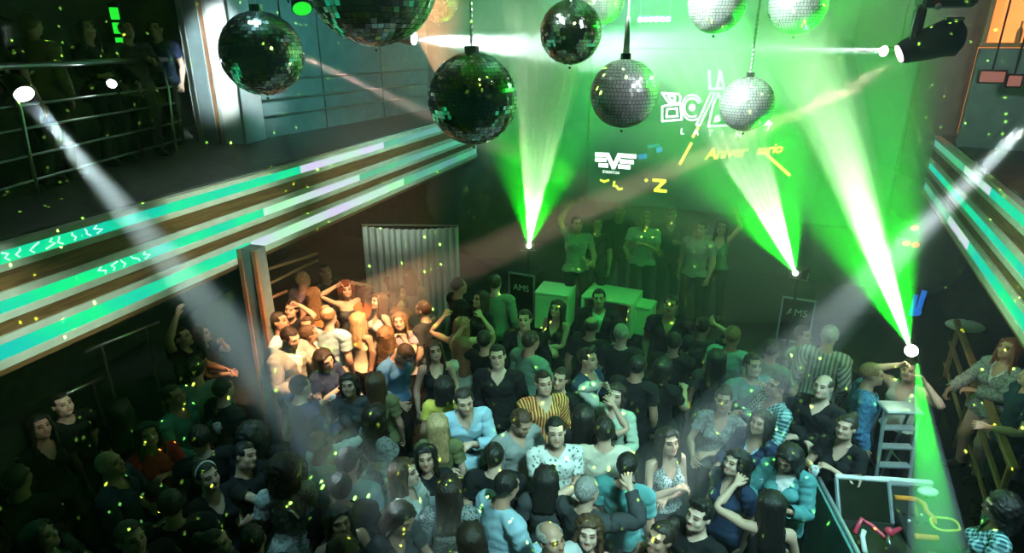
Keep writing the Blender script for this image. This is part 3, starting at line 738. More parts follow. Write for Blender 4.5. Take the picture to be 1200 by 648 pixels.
# wooden wall rails under the balcony
for (u, v, z0, lab) in (((306, 318), (372, 297), 1.95, 'upper wooden wall rail behind the amber-lit group'), ((308, 336), (372, 305), 1.75, 'middle wooden wall rail behind the amber-lit group'), ((311, 352), (336, 341), 1.55, 'short lowest wooden wall rail beside the slim column')):
    p, q = at(*u, z0), at(*v, z0); o = MB().tube([p, q], .022, 10).build('wall_rail', M['rail'], None, True)
    for k in (.15, .85):
        w = p + (q - p) * k; MB().tube([w, w + [-.10, .03, -.03]], .010, 8).build('bracket', M['steel'], o)
    tag(o, lab, 'rail', 'wooden wall rails')
for (u, v, z0, lab) in (((100, 412), (186, 377), 1.9, 'faint dark handrail in the gloom under the striped front'), ((60, 470), (120, 442), 1.5, 'shorter faint handrail low in the dark corner')):
    p, q = at(*u, z0), at(*v, z0); o = MB().tube([p, q], .02, 10).build('handrail', M['steel'], None, True)
    for k in (.2, .8):
        w = p + (q - p) * k; MB().tube([w, [w[0], w[1], 0]], .012, 8).build('post', M['steel'], o)
    tag(o, lab, 'rail')

# white curtain
c0, c1 = at(424, 265, 2.08), at(537, 268, 2.05); n = 150; b = MB(); V = []
e = (c1 - c0); L = np.linalg.norm(e[:2]); e = e / L; nn = np.array([e[1], -e[0], 0])
for j, z in enumerate((2.08, 1.6, 1.1, .6, .06)):
    for i in range(n):
        s = L * i / (n - 1); d = .028 * math.sin(i * .62 + .5 * math.sin(i * .13)) * (1 + j * .25) + .012 * math.sin(i * 1.7); V.append((c0[0] + e[0] * s + nn[0] * d, c0[1] + e[1] * s + nn[1] * d, z - (.05 * math.sin(math.pi * s / L) if j == 0 else 0)))
b.add(V, [(j * n + i, (j + 1) * n + i, (j + 1) * n + i + 1, j * n + i + 1) for j in range(4) for i in range(n - 1)])
cm = mat('sheer_white_cloth', (.62, .66, .66), .9, bump=.15, bscale=60)
ct = thing('curtain', 'pale sheer curtain hanging in folds behind the amber-lit group', 'curtain', (c0[0], c0[1], 0))
o = rooted(b, 'cloth', cm, ct, True); md = o.modifiers.new('s', 'SOLIDIFY'); md.thickness = .006
rooted(MB().tube([c0 + [0, 0, .02], c1 + [0, 0, .05]], .015, 8), 'curtain_rod', M['steel'], ct)

# LED screen with its logos
TH = math.atan2(EB[1], EB[0])
def wallpt(px, py, off=.0):
    r = ray(px, py); p0 = OB + NB * off; t = ((p0 - np.array([0, 0, EYE])) @ NB) / (r @ NB); p = r * t + [0, 0, EYE]; return (p - p0) @ EB, p[2]
sa, za = wallpt(690, 232); sb, _ = wallpt(1040, 232); _, zb = wallpt(820, 60)
sm = mat('screen_face', (.02, .05, .03), .3, 0, (.03, .20, .08), .35, var=.0)
scr = thing('led_screen', 'wide green screen on the back wall showing the party logos', 'screen', tuple(OB + NB * .10 + EB * (sa + sb) / 2 + np.array([0, 0, za])), TH)
W, Hs = sb - sa, zb - za
MB().box((0, .04, Hs / 2), (W + .12, .08, Hs + .12), bevel=.02).build('frame', M['black'], scr); MB().box((0, -.006, Hs / 2), (W, .012, Hs)).build('screen_face', sm, scr)
def em(name, c, s): return mat(name, tuple(q * .5 for q in c), .4, 0, c, s)
WT, YE, OR, BL, TE = em('logo_white', (.85, 1, .9), 3.0), em('logo_yellow', (.80, .90, .05), 3.0), em('logo_orange', (1, .50, .10), 3.0), em('logo_blue', (.05, .35, .95), .8), em('logo_cyan', (.02, .35, .42), .7)
def sp(px, py):
    s, z = wallpt(px, py, .115); return s - (sa + sb) / 2, z - za
def text(body, px, py, hpx, m, name='lettering', shear=0., parent=None, sx=1.0, spacing=1.0, thick=0.):
    x, z = sp(px, py); x2, z2 = sp(px, py - hpx); h = z2 - z
    cu = bpy.data.curves.new('t', 'FONT'); cu.body = body; cu.size = h / .70; cu.shear = shear; cu.extrude = .004; cu.space_character = spacing; cu.resolution_u = 3; cu.offset = thick
    tmp = bpy.data.objects.new('t', cu); COL.objects.link(tmp); dg = bpy.context.evaluated_depsgraph_get(); me = bpy.data.meshes.new_from_object(tmp.evaluated_get(dg)); bpy.data.objects.remove(tmp)
    me.materials.clear(); me.materials.append(m); o = bpy.data.objects.new(name, me); COL.objects.link(o); o.parent = parent or scr; o.location = (x, -.018, z); o.rotation_euler = (math.pi / 2, 0, 0); o.scale = (sx, 1, 1); return o
def strokes(lines, m, name, w, parent=None):
    """flat strokes drawn on the screen: each a run of pixels"""
    b = MB()
    for ln in lines:
        P = [np.array([sp(*q)[0], -.016, sp(*q)[1]]) for q in ln]
        for p, q in zip(P, P[1:]):
            d = (q - p) / (np.linalg.norm(q - p) + 1e-9); k = np.array([-d[2], 0, d[0]]) * w / 2; ex = d * w * .35
            b.add([p - ex - k, q + ex - k, q + ex + k, p - ex + k] + [v + np.array([0, .008, 0]) for v in (p - ex - k, q + ex - k, q + ex + k, p - ex + k)], [(0, 1, 2, 3), (0, 4, 5, 1), (1, 5, 6, 2), (2, 6, 7, 3), (3, 7, 4, 0)])
    return b.build(name, m, parent or scr)
def arc(cx, cy, rx, ry, a0, a1, n=14): return [(cx + rx * math.cos(math.radians(a0 + (a1 - a0) * i / n)), cy + ry * math.sin(math.radians(a0 + (a1 - a0) * i / n))) for i in range(n + 1)]
# outlined B, round O with its dot, slashed A
strokes([[(776, 109), (795, 110), (798, 114), (796, 121), (784, 121), (776, 109)], [(783, 112), (791, 113), (791, 118), (786, 118), (783, 112)], [(779, 124), (797, 122), (799, 140), (776, 142), (776, 125), (779, 124)], [(782, 128), (793, 127), (794, 136), (781, 137), (782, 128)]], WT, 'letter_outline', .035)
strokes([arc(811, 126, 12, 15, 60, 330), arc(811, 126, 9, 11, 60, 330)], WT, 'letter_outline', .03)
strokes([arc(811, 126, 2.2, 2.4, 0, 360, 10), arc(811, 126, 1, 1, 0, 360, 8)], WT, 'letter_dot', .05)
strokes([[(816, 146), (833, 109), (838, 109), (820, 147), (816, 146)], [(836, 122), (842, 109), (853, 147), (830, 148), (836, 122)], [(839, 138), (842, 136), (843, 141), (838, 142), (839, 138)]], WT, 'letter_outline', .035)
strokes([[(886, 118), (903, 121), (888, 133), (904, 145), (884, 146)]], WT, 'letter_outline', .035)
strokes([[(831, 84), (832, 104), (840, 104)], [(840, 104), (844, 84), (849, 104), (840, 104)]], WT, 'letter_outline', .05)
for ch, px, py in (('L', 797, 157), ('A', 812, 158), ('T', 829, 159), ('I', 845, 160), ('N', 861, 161), ('J', 899, 151)): text(ch, px, py, 7, WT, spacing=1.0, thick=.002)
o = text('Aniver', 826, 187, 13, YE, 'script_lettering', .35, spacing=.92, thick=.004); o.rotation_euler = (math.pi / 2, math.radians(-9), 0)
o = text('sario', 886, 181, 11, OR, 'script_lettering', .35, spacing=.92, thick=.004); o.rotation_euler = (math.pi / 2, math.radians(-9), 0)
strokes([[(797, 192), (810, 168)], [(812, 160), (818, 150)], [(895, 178), (925, 205)]], OR, 'spray_mark', .05)
strokes([[(760, 172), (772, 170)]], TE, 'spray_mark', .06); strokes([[(750, 184), (756, 183)], [(771, 176), (774, 175)]], BL, 'spray_mark', .09)
# winged emblem and its caption
strokes([[(699, 181), (712, 181.5), (719, 196), (725.5, 182), (744, 183.5)], [(699, 187), (709, 187.4)], [(728, 189), (741, 190)], [(703, 193.5), (711, 194)], [(726, 195), (737, 196)]], WT, 'winged_emblem', .085)
text('EVENTOS', 706, 202.5, 3.0, WT, spacing=1.15)
strokes([[(704, 211), (708, 213), (713, 211)], [(722, 218), (725, 222), (729, 221)], [(720, 213), (719, 218)]], YE, 'spray_mark', .04)
strokes([[(766, 211), (779, 212), (768, 223), (780, 224)], [(757, 211), (757.6, 211.6)]], YE, 'spray_mark', .06)

# flight cases and white tables on the stage
def crate(px, py, Z, label):
    p = atd(px, py, Z); r = thing('flight_case', label, 'case', (p[0], p[1], .55), TH); h = p[2] - .55; w = .44
    MB().box((0, .22, h / 2), (w, .42, h), bevel=.01).build('case_body', M['black'], r)
    for dx in (-w / 2, w / 2): MB().box((dx, .008, h / 2), (.025, .03, h)).build('edge_rail', M['alu'], r)
    for z in (h - .012, .012): MB().box((0, .008, z), (w, .03, .025)).build('edge_rail', M['alu'], r)
    cu = bpy.data.curves.new('t', 'FONT'); cu.body = 'AMS'; cu.size = .15; cu.align_x = 'CENTER'; cu.extrude = .002
    tmp = bpy.data.objects.new('t', cu); COL.objects.link(tmp); me = bpy.data.meshes.new_from_object(tmp.evaluated_get(bpy.context.evaluated_depsgraph_get())); bpy.data.objects.remove(tmp)
    me.materials.clear(); me.materials.append(M['white']); o = bpy.data.objects.new('stencil_lettering', me); COL.objects.link(o); o.parent = r; o.location = (0, -.012, h * .62); o.rotation_euler = (math.pi / 2, 0, 0); return r
crate(611, 321, 10.05, 'black flight case with aluminium edges and pale letters beside the white box table')
crate(937, 350, 9.2, 'black flight case with pale letters half lost in smoke below the middle laser')
def cube_table(px, py, Z, w, d, label, rz, hollow=True):
    p = atd(px, py, Z); z0 = .55; h = p[2] - z0; r = thing('white_table', label, 'table', (p[0], p[1], z0), rz, 'white tables on the stage')
    MB().box((0, d / 2, h - .025), (w, d, .05), bevel=.012).build('table_top', M['white'], r)
    if hollow:
        for dx in (-w / 2 + .025, w / 2 - .025): MB().box((dx, d / 2, (h - .05) / 2), (.05, d, h - .05), bevel=.008).build('side_panel', M['white'], r)
        MB().box((0, d - .025, (h - .05) / 2), (w - .1, .05, h - .05)).build('back_panel', M['white'], r)
    else: MB().box((0, d / 2, (h - .05) / 2), (w - .01, d - .01, h - .05), bevel=.015).build('pedestal', M['white'], r)
    return r
cube_table(646, 344, 9.6, .55, .50, 'white box table beside the flight case at the stage edge', TH + .1, False)
cube_table(711, 351, 9.5, .82, .62, 'wide white table with green-lit top behind the man in black', TH)
cube_table(749, 359, 9.5, .37, .36, 'narrow white cube stand beside the wide white table', TH - .05, False)

# mirror balls
def mirror_ball(px, py, rp, Z, label, hang='chain', seed=0):
    p = atd(px, py, Z); r = rp * Z / FPX; rng = random.Random(seed)
    root = thing('mirror_ball', label, 'mirror ball', tuple(p), rng.random(), 'mirror balls')
    MB().ball((0, 0, 0), r * .985, 40, 24).build('core', M['rubber'], root, True)
    b = MB(); rows = 34 if rp > 40 else 28
    for j in range(rows):
        t0, t1 = -math.pi / 2 + math.pi * (j + .04) / rows, -math.pi / 2 + math.pi * (j + .96) / rows; tm = (t0 + t1) / 2
        k = max(4, int(round(2 * rows * math.cos(tm))))
        for i in range(k):
            a0, a1 = 2 * math.pi * (i + .04) / k, 2 * math.pi * (i + .96) / k
            c = np.array([math.cos(tm) * math.cos((a0 + a1) / 2), math.cos(tm) * math.sin((a0 + a1) / 2), math.sin(tm)])
            q = [np.array([math.cos(t) * math.cos(a), math.cos(t) * math.sin(a), math.sin(t)]) * r for t, a in ((t0, a0), (t0, a1), (t1, a1), (t1, a0))]
            m = sum(q) / 4; tilt = np.array([rng.gauss(0, .06) for _ in range(3)]); nn = c + tilt; nn /= np.linalg.norm(nn)
            q = [v - nn * ((v - m) @ nn) for v in q]; b.add(q, [(0, 1, 2, 3)])
    b.build('mirror_tiles', M['silver' if ('silver' in label or 'pale' in label or 'white mirror' in label) else 'mirror'], root)
    MB().tube([(0, 0, r * .97), (0, 0, r + .03)], r * .16, 16).build('cap', M['chrome'], root)
    top = 7.0 - p[2]
    if hang == 'rod':
        MB().tube([(0, 0, r), (0, 0, r + .22), (0, 0, r + .24), (0, 0, top)], .02, 10, radii=[.022, .014, .007, .007]).build('hanging_rod', M['steel'], root, True)
    else:
        MB().tube([(0, 0, r), (0, 0, top)], .004, 6).build('hanging_wire', M['steel'], root)
        if hang == 'chain':
            b = MB(); z = r + .03
            while z < min(top, r + .9): b.ball((0, 0, z), .010, 8, 6, (1, 1, 1.5)); z += .03
            b.build('chain', M['steel'], root)
    MB().ball((0, 0, -r - .018), .010, 8, 6).build('bottom_stud', M['chrome'], root)
    return root
for i, a in enumerate(((307, 63, 47, 3.6, 'dark green mirror ball in front of the bright white pillar', 'wire'), (435, -27, 77, 3.3, 'largest mirror ball, cut by the top edge of the photo', 'wire'),
        (513, 0, 25, 5.6, 'small mirror ball half hidden behind the largest one', 'wire'), (554, 116, 52, 3.5, 'dark mirror ball hanging lowest, left of the first laser fan', 'chain'),
        (669, 38, 36, 4.0, 'green mirror ball hanging over the first laser fan', 'wire'), (705, 1, 26, 5.4, 'silver mirror ball peeking out at the top behind the green one', 'wire'),
        (731, 110, 39, 3.8, 'bright silver mirror ball on a white rod above the winged emblem', 'rod'), (840, 4, 33, 4.4, 'silver mirror ball cut by the top edge beside the white lamp bar', 'wire'),
        (935, 5, 33, 4.4, 'green-white mirror ball at the top edge nearest the moving head', 'wire'), (875, 122, 31, 4.7, 'pale mirror ball covering the end of the big logo', 'chain'))):
    mirror_ball(*a, seed=i)

# stage lamps: the fixtures the beams leave from
def par_can(p, d, label, r=.085, L=.22, lens='lens', stalk=None, group='spot lamps'):
    d = np.array(d) - np.array(p); d = d / np.linalg.norm(d); R = frame_to(d)
    root = thing('spot_lamp', label, 'lamp', tuple(p), 0, group)
    def W(mb): return MB().add([R @ np.array(v) for v in mb.v], mb.f)
    W(MB().tube([(0, 0, -L), (0, 0, -L * .8), (0, 0, -L * .2), (0, 0, -.012), (0, 0, 0)], r, 20, radii=[r * .55, r * .9, r, r, r * 1.04])).build('housing', M['black'], root, True)
    W(MB().tube([(0, 0, -.004), (0, 0, .006)], r * .93, 24)).build('lens', M[lens], root)
    W(MB().tube([(r * 1.2, 0, -L * .4), (r * 1.25, 0, -L * .95), (0, 0, -L * 1.25), (-r * 1.25, 0, -L * .95), (-r * 1.2, 0, -L * .4)], .010, 8)).build('yoke', M['rubber'], root, True)
    q = R @ np.array([0, 0, -L * 1.25])
    if stalk == 'down': MB().tube([q, (q[0], q[1], q[2] - .3)], .012, 8).build('clamp_stalk', M['rubber'], root)
    elif stalk: MB().tube([q, (q[0], q[1], stalk - p[2])], .012, 8).build('hanging_pipe', M['rubber'], root)
    return root
par_can(BEAM_A[0], BEAM_A[1], 'tilted white spot lamp on the balcony rail sending a beam to the crowd', .085, stalk='down')
pz = atd(131, 98, 7.2); par_can(pz, pz + np.array([.25, -1, -.35]), 'small glaring cluster lamp shining between two balcony rails', .055, .14, stalk='down')
par_can(BEAM_B[0], BEAM_B[1], 'white spot lamp just past the picture edge over the terrace', .085, stalk=7.0)
par_can(BEAM_C[0], BEAM_C[1], 'white spot lamp behind the largest mirror ball with a horizontal beam', .09, stalk=7.0)
par_can(BEAM_D[0], BEAM_D[1], 'thin white spot lamp facing sideways near the moving head', .075, stalk=7.0)
par_can(BEAM_E[0], BEAM_E[1], 'pinkish spot lamp hidden behind the mirror ball by the pillar', .08, lens='warmlens', stalk=7.0)
pg = atd(354, 10, 7.0); r = par_can(pg, pg + np.array([.3, -.6, -.8]), 'pale green lamp can hanging above the ball by the pillar', .11, .2, 'led', stalk=7.0)
# white lamp bar with its wires
pb = atd(767, 22, 7.6); lb = thing('lamp_bar', 'small white lamp bar hanging between two silver mirror balls', 'lamp', tuple(pb), TH)
MB().box((0, 0, 0), (.42, .07, .075), bevel=.015).build('housing', M['alu'], lb)
for i in range(6): MB().ball((-.17 + i * .068, -.036, -.01), .026, 12, 8, (1, .4, 1)).build('lens', M['lens'], lb, True)
for dx in (-.18, .18): MB().tube([(dx, 0, .03), (dx, 0, 7 - pb[2])], .004, 6).build('hanging_wire', M['steel'], lb)
# green level meter over the balcony
pm = atd(137, 30, 7.8); lm = thing('level_meter', 'column of glowing green squares above the balcony guests', 'light', tuple(pm), .3)
MB().box((0, .03, 0), (.13, .05, .52), bevel=.01).build('housing', M['black'], lm)
for dz, h in ((.14, .14), (-.03, .13), (-.17, .06)): MB().box((0, 0, dz), (.10, .014, h), bevel=.006).build('lit_square', M['led'], lm)
MB().tube([(0, .03, .26), (0, .03, 7 - pm[2])], .012, 8).build('hanging_pipe', M['rubber'], lm)
# moving head
ph = BEAM_F[0]; mh = thing('moving_head_lamp', 'big moving head lamp hanging at the top beside the orange bar', 'lamp', tuple(atd(1108, 2, 3.45)), -.3); mh.scale = (.57, .57, .57)
MB().box((0, 0, .03), (.46, .34, .16), bevel=.03).build('base', M['black'], mh); MB().tube([(0, 0, .1), (0, 0, (7 - mh.location[2]) / .57)], .03, 10).build('hanging_pipe', M['rubber'], mh)
for dx in (-.20,): MB().box((dx, 0, -.27), (.09, .17, .46), bevel=.03).build('yoke_arm', M['black'], mh)
MB().tube([(-.245, -.07, -.02), (-.255, -.075, -.25), (-.245, -.06, -.46)], .010, 8).build('edge_trim', M['steel'], mh, True)
MB().box((.0, 0, -.03), (.46, .20, .05), bevel=.02).build('yoke_bridge', M['black'], mh)
Rm = np.array(Matrix.Rotation(math.radians(20), 3, 'Y')); hd = MB().tube([(.22, 0, -.33), (.17, 0, -.33), (.05, 0, -.335), (-.12, 0, -.40), (-.27, 0, -.46), (-.30, 0, -.475)], .1, 20, radii=[.10, .17, .175, .15, .115, .10]).build('lamp_head', M['rubber'], mh, True)
MB().tube([(-.298, 0, -.474), (-.315, 0, -.482)], .085, 20).build('lens', M['warmlens'], mh)
MB().box((.10, -.02, -.155), (.16, .1, .03), bevel=.01).build('handle', M['steel'], mh); MB().ball((-.10, -.18, -.05), .03, 12, 8).build('sensor', M['white'], mh, True)
MB().ball((-.12, -.175, .03), .02, 12, 8).build('signal_light', M['red'], mh, True)
# laser projectors
def laser_box(p, q, label):
    d = np.array(q) - np.array(p); a = math.atan2(d[1], d[0]) + math.pi / 2; r = thing('laser_projector', label, 'laser', tuple(p), a, 'laser projectors')
    MB().box((0, .13, -.02), (.20, .24, .13), bevel=.012).build('housing', M['black'], r); MB().tube([(0, .012, 0), (0, -.012, 0)], .035, 20).build('aperture', M['glens'], r)
    MB().tube([(-.13, .13, .0), (-.13, .13, -.12), (.13, .13, -.12), (.13, .13, .0)], .010, 8).build('bracket', M['steel'], r)
    if p[2] > 1.2: MB().tube([(0, .13, -.12), (0, .13, -(p[2] - .56))], .018, 10).build('stand', M['rubber'], r)
    return r
laser_box(*LASER1, 'black laser projector firing the fan nearest the curtain'); laser_box(*LASER2, 'black laser projector firing the middle fan by the smoky case')
lp = LASER3[0]; hl = thing('hand_laser', 'glaring lamp held overhead by the operator on the ladder', 'laser', tuple(lp)); dd = (LASER3[1] - LASER3[0]); Rl = frame_to(dd / np.linalg.norm(dd))
MB().add([Rl @ np.array(v) for v in MB().tube([(0, 0, -.16), (0, 0, -.05), (0, 0, 0)], .05, 18, radii=[.035, .045, .055]).v], MB().tube([(0, 0, -.16), (0, 0, -.05), (0, 0, 0)], .05, 18).f).build('housing', M['black'], hl, True)
MB().ball((0, 0, 0), .060, 18, 12).build('lens', M['glens'], hl, True)

# stepladder
l0 = at(1058, 481, 1.40); la = thing('stepladder', 'pale blue aluminium stepladder below the operator with the laser', 'ladder', (l0[0], l0[1], 0), -.05)
for s in (-1, 1):
    MB().box((s * .165, -.10, .70), (.035, .022, 1.42), np.array(Matrix.Rotation(math.radians(-9), 3, 'X')), bevel=.004).build('front_rail', M['alu'], la)
    MB().box((s * .15, .26, .68), (.03, .02, 1.40), np.array(Matrix.Rotation(math.radians(12), 3, 'X')), bevel=.004).build('rear_rail', M['alu'], la)
for k in range(1, 7): MB().box((0, -.19 + .16 * (k * .2) , k * .2), (.31, .085, .026), bevel=.005).build('step', M['alu'], la)
MB().box((0, .05, 1.40), (.36, .22, .035), bevel=.012).build('top_step', M['alu'], la)
for s in (-1, 1): MB().tube([(s * .15, -.10, .75), (s * .145, .24, .75)], .008, 6).build('brace', M['steel'], la)

# the lighting desk at the corner
d0 = at(1052, 610, 1.0); dk = thing('lighting_desk', 'open flight case desk with tilted screen, orange grips and pale frame', 'desk', (d0[0], d0[1], 0), -.12)
MB().box((0, .05, .44), (.92, .80, .88), bevel=.01).build('case_body', M['black'], dk)
MB().box((-.50, .0, .50), (.03, .95, .96), bevel=.006).build('side_panel', M['teal'], dk); MB().box((-.475, .02, .99), (.035, .98, .05), bevel=.01).build('edge_rail', M['alu'], dk)
tl = np.array(Matrix.Rotation(math.radians(22), 3, 'X'))
for c, s, nm, m in (((-.19, .16, 1.00), (.40, .03, .34), 'screen', 'glass'),):
    Rs = np.array(Matrix.Rotation(math.radians(-38), 3, 'X')); o = MB().box((-.20, .20, 1.02), (.40, .025, .36), Rs, bevel=.006).build(nm, M[m], dk)
    for dz in (-.19, .19): MB().box(np.array([-.20, .20, 1.02]) + Rs @ np.array([0, -.004, dz]), (.46, .04, .045), Rs, bevel=.012).build('screen_frame', M['white'] if dz > 0 else M['black'], o)
    for dx in (-.22, .22): MB().box(np.array([-.20, .20, 1.02]) + Rs @ np.array([dx, -.004, 0]), (.035, .04, .36), Rs, bevel=.012).build('screen_frame', M['alu'], o)
Rq = np.array(Matrix.Rotation(math.radians(18), 3, 'X'))
pn = MB().box((.24, .10, .94), (.40, .62, .08), Rq, bevel=.012).build('control_panel', M['black'], dk)
for i in range(4):
    for j in range(3): MB().tube([np.array([.10 + .07 * i, .02 + .09 * j, .975]), np.array([.10 + .07 * i, .015 + .09 * j, 1.0])], .012, 10).build('knob', M['white'] if (i + j) % 3 == 0 else M['rubber'], pn)
MB().box((.24, .46, 1.06), (.48, .05, .06), bevel=.012).build('back_rail', M['white'], dk)
for z0, y0 in ((1.03, .26), (.97, -.14)): MB().tube([(.08, y0, z0), (.26, y0, z0)], .024, 12).build('orange_grip', M['orange'], dk, True)
MB().tube([(.26, .26, 1.03), (.30, .20, 1.03), (.28, .12, 1.02), (.31, .05, 1.01), (.29, .0, 1.0)], .022, 10).build('orange_grip', M['orange'], dk, True)
for y0, rr_ in ((.36, .075), (-.02, .085)): MB().tube([(.36 + rr_ * 1.3 * math.cos(t * .35), y0 + rr_ * math.sin(t * .35), 1.02 + .01 * math.sin(t)) for t in range(19)], .010, 8).build('yellow_cable', M['yellow'], dk, True)
MB().tube([(.35, .0, .9), (.44, .05, 1.02)], .008, 8).build('cable', M['rubber'], dk)
MB().tube([(-.38, -.12, .93), (-.30, -.02, 1.0), (-.22, -.06, .97), (-.16, -.16, .95), (-.08, -.12, .98), (.0, -.06, .97)], .020, 10).build('red_cable', M['pinkred'], dk, True)
MB().tube([(-.36, -.3, .90), (-.33, -.15, .93), (-.30, -.1, .95)], .022, 10).build('white_cable', M['white'], dk, True)
dl = at(1087, 577, 1.12)
lo = thing('desk_lamp', 'pale oval shade of a small lamp at the desk in the green beam', 'lamp', (dl[0], dl[1], 1.06)); MB().ball((0, 0, .07), .09, 20, 10, (1, .6, .35)).build('shade', M['white'], lo, True); MB().tube([(0, 0, 0), (0, 0, .06)], .01, 8).build('stem', M['rubber'], lo)
rb = at(1042, 622, 1.0); o = thing('microphone', 'red foam-headed microphone lying on the lighting desk', 'microphone', (rb[0], rb[1], .96)); MB().ball((0, 0, .03), .04, 16, 10).build('foam_head', M['pinkred'], o, True); MB().tube([(-.02, -.02, .02), (-.06, -.13, -.0)], .02, 12, radii=[.022, .017]).build('handle', M['steel'], o, True)

# things on the far wall under the terrace balcony
for i, (px, py) in enumerate(((1072, 267), (1062, 285), (1073, 287))):
    p = atd(px, py, 9.6); o = thing('signal_lamp', ['uppermost small red lamp on the dark wall beyond the ladder', 'lower red lamp nearer the laser on the dark wall', 'lower red lamp nearer the striped balcony front'][i], 'lamp', tuple(p), 0, 'red signal lamps')
    MB().box((0, .05, 0), (.16, .08, .11), bevel=.01).build('housing', M['black'], o); MB().ball((0, 0, 0), .05, 14, 10, (1.2, .5, .8)).build('lens', M['red'], o, True); MB().tube([(0, .06, 0), (0, .6, .1)], .012, 6).build('arm', M['rubber'], o)
p = atd(1075, 355, 9.0); o = thing('blue_sign', 'small blue glowing emblem on the dark wall behind the ladder operator', 'sign', tuple(p), -.4)
MB().box((0, .02, 0), (.24, .03, .5), bevel=.02).build('panel', M['black'], o); b = MB()
b.tube([(-.04, -.005, -.2), (-.04, -.005, .12)], .03, 8).tube([(.03, -.005, -.15), (.05, -.005, .2)], .035, 8).ball((0, -.005, -.14), .08, 14, 8, (1, .2, .8)); b.build('emblem', M['blue'], o)
MB().tube([(0, .03, -.25), (0, .03, -p[2])], .02, 8).build('post', M['rubber'], o)
p = atd(1131, 382, 8.6); o = thing('wall_lamp', 'pale oval lamp hanging under the balcony beyond the railing', 'lamp', tuple(p), -.4)
MB().ball((0, 0, 0), .2, 24, 12, (1.2, .5, .45)).build('shade', M['white'], o, True); MB().tube([(0, 0, .08), (0, 0, UND + .25 - p[2])], .01, 8).build('cord', M['rubber'], o)
# orange-lit bar alcove on the upper floor
p = atd(1152, 40, 8.7) + np.array([1.2 * .853, -1.2 * .523, 0]); ba = thing('back_bar', 'orange-lit back bar shelf with bottles at the top corner', 'bar', (p[0], p[1], BAL + .02), -.55)
om = mat('amber_panel', (.8, .3, .08), .4, 0, (1, .28, .06), 1.4, var=.2)
MB().box((0, .25, 1.30), (2.4, .06, 2.3)).build('lit_back_panel', om, ba); MB().box((0, .05, 1.40), (2.45, .42, .06), bevel=.01).build('shelf', M['rail'], ba); MB().box((0, .05, .68), (2.4, .38, 1.36), bevel=.01).build('counter', M['grey'], ba)
for dx in (-1.18, -.40, .45): MB().box((dx, .05, 1.95), (.06, .40, 1.06), bevel=.008).build('upright', M['rail'], ba)
bt = mat('bottle_glass', (.5, .22, .10), .15, coat=.5)
for i in range(9):
    o = lathe([(.033, 0), (.036, .01), (.036, .15), (.014, .20), (.012, .27), (.0135, .275)], 12).build('bottle', bt, None, True); c = np.array(ba.location) + Rz(-.55) @ np.array([-.80 + .17 * i + (.05 if i % 2 else 0), -.05 + .07 * (i % 2), 1.431]); o.location = c
    tag(o, 'small bottle standing on the orange-lit back bar shelf', 'bottle', 'bottles on the back bar')
for px, py, w in ((1163, 90, .26), (1189, 95, .14)):
    p = atd(px, py, 8.0); o = thing('light_box', 'wide dull red light box on the upper wall below the orange bar' if w > .2 else 'narrow dull red light box beside the wider one', 'lamp', tuple(p), -.4, 'dull red light boxes'); MB().box((0, 0, 0), (w, .05, .13), bevel=.01).build('lit_face', mat('dull_red', (.4, .15, .14), .5, 0, (.7, .18, .16), .3), o); MB().box((0, .05, 0), (w + .05, .08, .17), bevel=.01).build('housing', M['black'], o)
    MB().tube([(0, .07, .05), (0, .07, 7 - p[2])], .012, 6).build('hanging_pipe', M['rubber'], o)
# ------------------------------------------------------------------ the crowd
CC = dict(black=(.012, .013, .015), char=(.05, .055, .06), navy=(.02, .035, .08), white=(.72, .72, .70), cream=(.66, .60, .48), lblue=(.34, .52, .62), blue=(.07, .20, .38), teal=(.08, .27, .28), mauve=(.42, .32, .42), pink=(.62, .40, .36),
          orange=(.75, .24, .08), red=(.40, .03, .03), olive=(.13, .14, .06), grey=(.28, .30, .30), green=(.12, .24, .17), pgreen=(.48, .58, .48), denim=(.06, .09, .15), brown=(.16, .09, .05), yellow=(.72, .58, .10), lgrey=(.50, .54, .54))
HC = dict(black=(.010, .009, .008), dark=(.025, .016, .011), brown=(.075, .038, .018), light=(.20, .11, .05), blonde=(.45, .30, .14), red=(.20, .05, .025), grey=(.26, .25, .24))
SK = [(.60, .38, .28), (.52, .31, .22), (.66, .44, .34), (.45, .26, .18)]
def rest_nodes(m):
    nt = m.node_tree; a = nt.nodes.new('ShaderNodeAttribute'); a.attribute_name = 'rest'; return nt, a, nt.nodes['Principled BSDF']
CM = {}
